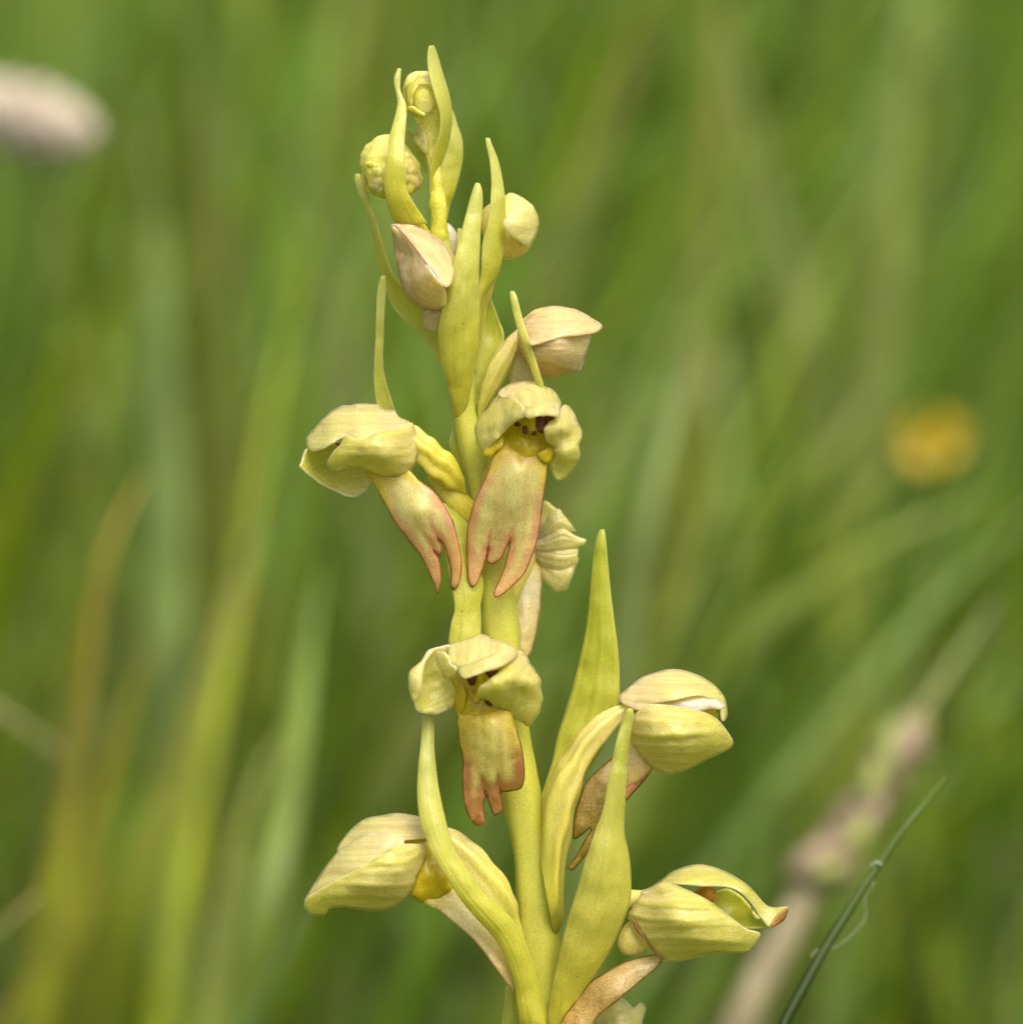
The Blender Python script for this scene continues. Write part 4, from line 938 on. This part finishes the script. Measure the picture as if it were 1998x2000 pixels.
def grass_field(name, n, dmin, dmax, hmin, hmax, wmin, wmax, xk, x0, seed, power=1.0, label=None):
    r = np.random.default_rng(seed)
    d = dmin + (dmax - dmin) * r.random(n) ** power
    x = (r.random(n) * 2 - 1) * (x0 + xk * np.abs(d))
    # tufts
    tx = np.round(x / .05) * .05
    x = x * .55 + tx * .45 + r.normal(0, .008, n)
    hgt = hmin + (hmax - hmin) * r.random(n) ** 1.3
    wd = (wmin + (wmax - wmin) * r.random(n)) * .001 / 2
    az = r.normal(.45, 1.1, n)            # mostly leaning to the right, as the wind left it
    lean = np.abs(r.normal(.25, .25, n)) * hgt
    cur = np.abs(r.normal(.18, .2, n)) * hgt
    fa = r.random(n) * math.pi
    lv = 7
    t = np.linspace(0, 1, lv)
    lx = np.cos(az)[:, None] * (lean[:, None] * t + cur[:, None] * t ** 3)
    ly = np.sin(az)[:, None] * (lean[:, None] * t + cur[:, None] * t ** 3)
    z = hgt[:, None] * (t - .25 * (cur / hgt)[:, None] * t ** 3)
    prof_ = np.array([.75, 1, 1, .92, .75, .45, .03])
    wx = np.cos(fa)[:, None] * wd[:, None] * prof_
    wy = np.sin(fa)[:, None] * wd[:, None] * prof_
    cx = x[:, None] + lx
    cyy = d[:, None] + ly
    left = np.stack([cx - wx, cyy - wy, z], 2)
    mid = np.stack([cx - wy * .35, cyy + wx * .35, z - .0002], 2)
    right = np.stack([cx + wx, cyy + wy, z], 2)
    V = np.stack([left, mid, right], 2).reshape(-1, 3)
    base_i = (np.arange(n) * lv * 3)[:, None, None]
    ii = (np.arange(lv - 1) * 3)[None, :, None]
    q1 = base_i + ii + np.array([0, 1, 4, 3])[None, None, :]
    q2 = base_i + ii + np.array([1, 2, 5, 4])[None, None, :]
    F = np.concatenate([q1.reshape(-1, 4), q2.reshape(-1, 4)])
    ci = r.choice(len(PALETTE), n, p=PW / PW.sum())
    colr = PALETTE[ci] * np.array([.84, 1.0, .9]) * (1 + r.normal(0, .2, (n, 1)))
    colr = np.clip(colr, .01, .6)
    tint = np.repeat(colr, lv * 3, axis=0)
    me = bpy.data.meshes.new(name)
    me.vertices.add(len(V))
    me.vertices.foreach_set('co', V.astype(np.float32).ravel())
    me.loops.add(F.size)
    me.loops.foreach_set('vertex_index', F.astype(np.int32).ravel())
    me.polygons.add(len(F))
    me.polygons.foreach_set('loop_start', (np.arange(len(F)) * 4).astype(np.int32))
    me.update(calc_edges=True)
    me.polygons.foreach_set('use_smooth', [True] * len(F))
    at = me.attributes.new('tint', 'FLOAT_COLOR', 'POINT')
    at.data.foreach_set('color', np.c_[tint, np.ones(len(tint))].astype(np.float32).ravel())
    me.materials.append(GM)
    o = bpy.data.objects.new(name, me)
    o['kind'] = 'stuff'
    o['label'] = label
    o['category'] = 'grass'
    COL.objects.link(o)
    return o


grass_field('meadow_grass', 1900, .16, .6, .06, .17, 1.2, 3.2, .45, .12, 3, 1.0, 'soft out-of-focus green grass close behind the orchid')
grass_field('meadow_grass', 9000, .5, 2.2, .08, .26, 1.8, 5.0, .35, .15, 4, .8, 'dense green grass filling the middle of the meadow')
grass_field('meadow_grass', 16000, 2.0, 9.0, .15, .38, 3, 8.0, .3, .2, 5, .8, 'far green meadow grass fading into a smooth blur')
grass_field('meadow_grass', 1500, -.25, .12, .02, .06, 1.2, 3.0, .2, .35, 6, 1.0, 'short green turf round the foot of the orchid')


def leaf_blade(name, label, path, width, col, group=None, col2=None, cat='grass blade', fold=.3, twist=0.0, root=True, hairs=False):
    """one grass blade: path = (u, v, camera distance) points from low to tip, width in mm; its foot is carried on down to the ground"""
    pts = [P(*p) for p in path]
    if root:
        p0 = np.array(pts[0])
        dv = np.array(pts[0]) - np.array(pts[1])
        dv /= np.linalg.norm(dv)
        foot = []
        cur_ = p0.copy()
        stepn = 0
        while cur_[2] > 0.002 and stepn < 60:
            dv = dv * .86 + np.array([0, 0, -1]) * .14
            dv /= np.linalg.norm(dv)
            cur_ = cur_ + dv * min(.012, max(.002, cur_[2] / max(.2, -dv[2])))
            foot.append(cur_.copy())
            stepn += 1
        foot[-1][2] = 0.0
        pts = foot[::-1] + pts
    seg_ = np.linalg.norm(np.diff(np.array(pts), axis=0), axis=1)
    tv = seg_[:len(pts) - len(path)].sum() / seg_.sum()
    n = 40
    cl = resample(pts, n)
    t = np.linspace(0, 1, n)
    tang = np.gradient(cl, axis=0)
    tang /= np.linalg.norm(tang, axis=1, keepdims=True)
    ns = 7
    V, T = [], []
    c1, c2 = np.array(col), np.array(col2 or col)
    for i in range(n):
        side = np.cross(tang[i], FWD)
        side /= np.linalg.norm(side)
        nrm = np.cross(side, tang[i])
        a = twist * (t[i] - .5)
        side, nrm = side * math.cos(a) + nrm * math.sin(a), nrm * math.cos(a) - side * math.sin(a)
        hw = width * .0005 * min(1, (1 - t[i]) * 2.6 + .02) * (.8 + .2 * min(1, t[i] * 3))
        for j in range(ns):
            s = -1 + 2 * j / (ns - 1)
            V.append(cl[i] + side * hw * s + nrm * hw * fold * (abs(s) - .5))
            f = float(np.clip((t[i] - tv) / (1 - tv), 0, 1)) ** .8
            T.append((*(c1 * (1 - f) + c2 * f), 1))
    F = [(i * ns + j, i * ns + j + 1, (i + 1) * ns + j + 1, (i + 1) * ns + j) for i in range(n - 1) for j in range(ns - 1)]
    org = np.array(pts[0])
    me = bpy.data.meshes.new(name)
    me.from_pydata([tuple(v - org) for v in V], [], F)
    at = me.attributes.new('tint', 'FLOAT_COLOR', 'POINT')
    at.data.foreach_set('color', np.array(T, np.float32).ravel())
    me.polygons.foreach_set('use_smooth', [True] * len(F))
    me.materials.append(GM)
    o = bpy.data.objects.new(name, me)
    o.location = org
    m = o.modifiers.new('thickness', 'SOLIDIFY')
    m.thickness = .0002
    COL.objects.link(o)
    o['abs'] = list(org)
    if label:
        tag(o, label, cat, group)
    return o


def wtube(name, pts, radii, mat, parent=None, na=10, n=30, bump=0.0, origin=None):
    """tube through world points"""
    q = resample([(*p, r) for p, r in zip(pts, radii)], n)
    cl, rr = q[:, :3], q[:, 3]
    tang = np.gradient(cl, axis=0)
    tang /= np.linalg.norm(tang, axis=1, keepdims=True) + 1e-12
    V, E = [], []
    for i in range(n):
        s = np.cross(tang[i], FWD + np.array([.1, .02, .03]))
        s /= np.linalg.norm(s)
        b = np.cross(tang[i], s)
        for j in range(na):
            a = 2 * math.pi * j / na
            k = 1 + bump * noise.noise((i * .7, j * 1.3, len(pts)))
            V.append(cl[i] + (s * math.cos(a) + b * math.sin(a)) * rr[i] * k)
            E.append((i / (n - 1), j / na, 1, 0))
    F = [(i * na + j, i * na + (j + 1) % na, (i + 1) * na + (j + 1) % na, (i + 1) * na + j) for i in range(n - 1) for j in range(na)]
    F.append(tuple(range(na))[::-1])
    F.append(tuple((n - 1) * na + j for j in range(na)))
    return mesh_obj(name, np.array(V), F, E, mat, parent, worldspace=True, origin=origin)


def ellipsoid(name, cen, axes, mat, parent, nu=12, nv=8, lump=.15, seed=0):
    A = np.array(axes)
    V, E = [], []
    for i in range(nv + 1):
        th = math.pi * i / nv
        for j in range(nu):
            ph = 2 * math.pi * j / nu
            d = np.array([math.sin(th) * math.cos(ph), math.sin(th) * math.sin(ph), math.cos(th)])
            d = d * (1 + lump * noise.noise((d[0] * 2 + seed, d[1] * 2, d[2] * 2)))
            V.append(np.array(cen) + d @ A)
            E.append((i / nv, j / nu, 1, 0))
    F = [(i * nu + j, i * nu + (j + 1) % nu, (i + 1) * nu + (j + 1) % nu, (i + 1) * nu + j) for i in range(nv) for j in range(nu)]
    return mesh_obj(name, np.array(V), F, E, mat, parent, worldspace=True)


def ground_under(p, dx=0.0, dy=0.0):
    return np.array([p[0] + dx, p[1] + dy, 0.0])


def new_thing(name, loc, label, cat, group=None):
    e = bpy.data.objects.new(name, None)
    COL.objects.link(e)
    e.location = loc
    e.empty_display_size = .01
    e['abs'] = list(loc)
    return tag(e, label, cat, group)


# the dark thin blade almost in focus at lower right, with cobweb scraps on it
db = leaf_blade('grass_blade', 'thin dark green grass blade with white cobweb scraps on it', [(1525, 2010, .187), (1600, 1870, .1885), (1690, 1725, .190), (1770, 1610, .191), (1846, 1520, .192)], 1.15, (.022, .05, .002), fold=1.1, col2=(.08, .14, .01))
WEB = simple('cobweb', (.42, .48, .30), .5, .6, .15, 3000)
for (pp, rr) in (([(1618, 1855), (1650, 1838), (1676, 1812), (1690, 1790), (1688, 1755), (1700, 1735), (1706, 1722)], .00004), ([(1584, 1868), (1592, 1858), (1600, 1856), (1606, 1866)], .00007),
                 ([(1700, 1692), (1712, 1684), (1722, 1690)], .00009)):
    wtube('cobweb_scrap', [P(u, v, .190) for u, v in pp], [rr] * len(pp), WEB, db, n=24, na=6, bump=.8)

# bent stalk with a pinkish seed head, lower right
STK = simple('dry_stalk', (.28, .25, .15), .6, .15, .25, 400)
SPK = simple('seed_spikelet', (.36, .30, .18), .6, .3, .25, 900, (.40, .29, .21))
SPG = simple('green_spikelet', (.36, .42, .12), .6, .3, .3, 900)
dS = .285
sp_ = [P(u, v, dS) for u, v in [(1425, 2040), (1490, 1900), (1560, 1770), (1600, 1690), (1670, 1580), (1715, 1515), (1750, 1460), (1775, 1420)]]
foot = ground_under(sp_[0], -.03, -.01)
stalk_pts = [foot, foot * .5 + sp_[0] * .5 + np.array([-.004, 0, 0])] + sp_
seed_t = new_thing('seed_stalk', foot, 'bent straw-brown stalk with a pinkish seed head', 'stalk')
wtube('stalk', stalk_pts, [.0013, .0013, .0013, .0013, .0012, .001, .001, .0009, .0007, .0003], STK, seed_t, n=60, na=12, bump=.2)
rs = random.Random(4)
for i in range(46):
    f = rs.random()
    u = 1590 + f * 190 + rs.uniform(-27, 27) * (1 - f * .6)
    v = 1715 - f * 290 + rs.uniform(-27, 27) * (1 - f * .6)
    L = rs.uniform(.0010, .0019)
    ang = rs.uniform(-.5, .5) + 1.0
    ax1 = (RGT * math.cos(ang) + UPV * math.sin(ang)) * L * 1.5
    ax2 = (-RGT * math.sin(ang) + UPV * math.cos(ang)) * L * .7
    ellipsoid('spikelet', P(u, v, dS + rs.uniform(-.0018, .0018)), (ax1, ax2, FWD * L * .7), SPG if rs.random() < .18 else SPK, seed_t, 8, 6, .2, i)

# pale pinkish white flower, top left
WP = simple('pale_petal', (.66, .60, .50), .55, .35, .05, 500)
GS = simple('green_flower_stalk', (.20, .26, .05), .6, .15, .25, 300)
WC = simple('pale_flower_centre', (.56, .50, .40), .6, .2, .2, 500)
dW = .40
hc = P(55, 232, dW)
ft = ground_under(hc, .01, .03)
wt_ = new_thing('white_flower', ft, 'pale pinkish white flower head blurred in the grass', 'flower')
wtube('flower_stalk', [ft, ft * .4 + hc * .6 + np.array([.003, 0, 0]), hc], [.0012, .001, .001], GS, wt_, n=24, bump=.1)
ellipsoid('flower_centre', hc, (RGT * .0052, UPV * .0032, FWD * .0048), WC, wt_, 14, 10, .2, 3)
for i in range(90):
    # small florets packed over a rounded, slightly tilted head
    zz = 1 - 2 * (i + .5) / 90
    a = i * 2.39996
    r_ = math.sqrt(1 - zz * zz)
    dv_ = RGT * r_ * math.cos(a) + UPV * zz * .55 - FWD * r_ * math.sin(a) - UPV * .28 * r_ * math.cos(a)
    dv_n = dv_ / np.linalg.norm(dv_)
    side = np.cross(dv_n, FWD + UPV * .3)
    side /= np.linalg.norm(side)
    L = rs.uniform(.0015, .0024)
    ellipsoid('floret', hc + dv_ * np.array([.0064, .0050, .0050]), (dv_n * L, side * .0011, np.cross(dv_n, side) * .0009), WP, wt_, 7, 6, .15, i)

# yellow flower, right
YP = simple('yellow_petal', (.50, .37, .004), .4, .3, .15, 500)
YC = simple('yellow_flower_centre', (.40, .26, .004), .6, .1, .3, 1500)
dY = .42
yc_ = P(1815, 862, dY)
ft = ground_under(yc_, -.01, .02)
yt_ = new_thing('yellow_flower', ft, 'single orange-yellow flower blurred in the grass', 'flower')
wtube('flower_stalk', [ft, ft * .5 + yc_ * .5 + np.array([.004, 0, 0]), yc_], [.001, .0009, .0008], GS, yt_, n=24, bump=.1)
ellipsoid('flower_centre', yc_ - FWD * .001, (RGT * .0016, UPV * .0015, FWD * .0012), YC, yt_, 14, 10, .25, 8)
for i in range(5):
    a = 2 * math.pi * i / 5 + .4
    dirv = RGT * math.cos(a) + UPV * math.sin(a) * .9 - FWD * .45
    dirv /= np.linalg.norm(dirv)
    side = np.cross(dirv, FWD)
    side /= np.linalg.norm(side)
    ellipsoid('petal', yc_ + dirv * .0021, (dirv * .0024, side * .0023, np.cross(dirv, side) * .0005), YP, yt_, 12, 8, .08, i + 20)

# blades that can be told apart in the blur
BL = [
    ('pale green blade carrying on past the pinkish seed head', [(1540, 1840, .27), (1690, 1560, .27), (1830, 1340, .272), (1960, 1150, .276)], 2.6, (.24, .28, .08), (.36, .44, .16)),
    ('broad bright yellow-green grass blade leaning right', [(250, 1760, .29), (360, 1450, .288), (430, 1230, .286), (505, 1000, .286)], 5.4, (.20, .27, .01), (.46, .50, .13)),
    ('grass blade with an orange withered tip', [(110, 1700, .28), (160, 1400, .28), (185, 1180, .28), (225, 1040, .28), (285, 930, .283)], 3.2, (.26, .30, .01), (.52, .36, .06)),
    ('wide olive-yellow grass blade beside the orange-tipped one', [(120, 1900, .30), (190, 1600, .30), (250, 1380, .30), (300, 1250, .30)], 5.5, (.28, .29, .01), (.30, .30, .03)),
    ('blue-green grass blade rising left of the lowest hooded flower', [(430, 2010, .27), (520, 1720, .27), (575, 1450, .28), (610, 1220, .29), (640, 1090, .30)], 4.0, (.15, .25, .03), (.20, .29, .06)),
    ('thin pale grass blade low on the left', [(436, 2010, .235), (452, 1850, .235), (470, 1720, .235), (482, 1660, .236)], 1.3, (.26, .33, .07), (.40, .40, .14)),  # colour gets paler towards the tip
    ('pale beige drooping leaf tip by the olive-yellow blade', [(-60, 1350, .27), (20, 1400, .27), (90, 1440, .27), (135, 1480, .27)], 3.2, (.40, .40, .18), (.50, .46, .24)),
    ('straw-coloured leaf tip above the dark lower corner', [(-120, 1910, .24), (-30, 1840, .24), (30, 1790, .24), (80, 1745, .24)], 2.9, (.34, .32, .08), (.42, .38, .13)),
    ('dull gold grass blade low at the left', [(0, 2010, .26), (60, 1900, .26), (110, 1830, .26), (150, 1770, .26)], 2.2, (.26, .24, .01), (.28, .26, .02)),
    ('blue-green grass blade behind the tall green bract', [(1150, 1700, .29), (1215, 1280, .29), (1260, 1010, .29), (1330, 760, .293), (1360, 600, .295)], 4.2, (.17, .27, .06), (.25, .34, .12)),
    ('slanting light green blade reaching towards the yellow flower', [(1180, 1650, .33), (1420, 1290, .33), (1600, 1140, .33), (1760, 1040, .33), (1960, 960, .335)], 4.2, (.15, .22, .02), (.19, .26, .03)),
    ('light green blade crossing under the yellow flower', [(1330, 1250, .36), (1500, 1010, .36), (1640, 860, .36), (1760, 700, .365)], 4.6, (.15, .22, .02), (.19, .27, .03)),
    ('tall upright pale green blade beside the yellow flower', [(1640, 1300, .42), (1690, 900, .42), (1730, 500, .42), (1770, 60, .42), (1790, -200, .42)], 6.0, (.20, .27, .04), (.24, .31, .07)),
    ('tall yellow-tinged blade arching at the top right', [(1330, 900, .42), (1370, 500, .42), (1390, 200, .42), (1400, -160, .42)], 6.0, (.24, .28, .03), (.30, .32, .06)),
    ('pale arching blade crossing the yellow-tinged one', [(1560, 620, .44), (1480, 330, .44), (1420, 100, .44), (1370, -120, .445)], 5.0, (.26, .33, .10), (.28, .34, .08)),
    ('dark olive upright stalk rising past the white flower', [(400, 1000, .36), (385, 620, .36), (380, 260, .36), (374, -120, .36)], 3.4, (.10, .13, .004), (.10, .13, .002)),
    ('broad pale green blade beside the white flower', [(310, 700, .36), (295, 380, .36), (280, 240, .36), (262, 120, .36)], 6.0, (.24, .36, .11), (.20, .28, .06)),
    ('green blade behind the thin pale blade', [(400, 1980, .26), (440, 1720, .262), (500, 1520, .264), (560, 1420, .266)], 3.2, (.20, .27, .03), (.26, .32, .07)),
    ('deep green blade low beside the thin pale blade', [(480, 2010, .25), (560, 1850, .25), (620, 1700, .252)], 3.4, (.09, .20, .04), (.12, .22, .05)),
    ('deep green blade low beside the straw stalk', [(1330, 2010, .30), (1420, 1800, .30), (1530, 1620, .30)], 4.0, (.10, .19, .03), (.13, .21, .04)),
    ('pale grey-green blade behind the left bud', [(700, 900, .45), (650, 600, .45), (610, 400, .45), (560, 200, .45)], 6.0, (.24, .30, .10), (.26, .31, .10)),
    ('pinkish dry stem tip blurred beyond the pale green blade', [(440, 620, .40), (420, 420, .40), (405, 300, .40), (398, 200, .40)], 3.4, (.22, .24, .03), (.40, .20, .10)),
    ('pinkish dry stem tip blurred above the granular top bract', [(1150, 320, .46), (1220, 150, .46), (1250, 30, .46), (1265, -60, .46)], 4.5, (.24, .26, .06), (.38, .22, .11)),
    ('pale fawn blade crossing behind the pinkish right-hand bud', [(1180, 900, .40), (1290, 790, .40), (1380, 730, .40), (1440, 690, .40)], 4.5, (.26, .30, .10), (.42, .34, .18)),
]
for lab, pth, wd_, ca, cb in BL:
    gmean = (.15, .20, .025)
    ca, cb = tuple(k * .6 + g * .3 for k, g in zip(ca, gmean)), tuple(k * .65 + g * .25 for k, g in zip(cb, gmean))
    pth = [(u, v, d_ * 1.1) for u, v, d_ in pth]
    wd_ *= 1.15
    leaf_blade('grass_blade', lab, pth, wd_, ca, 'single blades in the meadow', cb, fold=.3, twist=.8)

for o in SC.objects:
    if 'abs' in o:
        del o['abs']
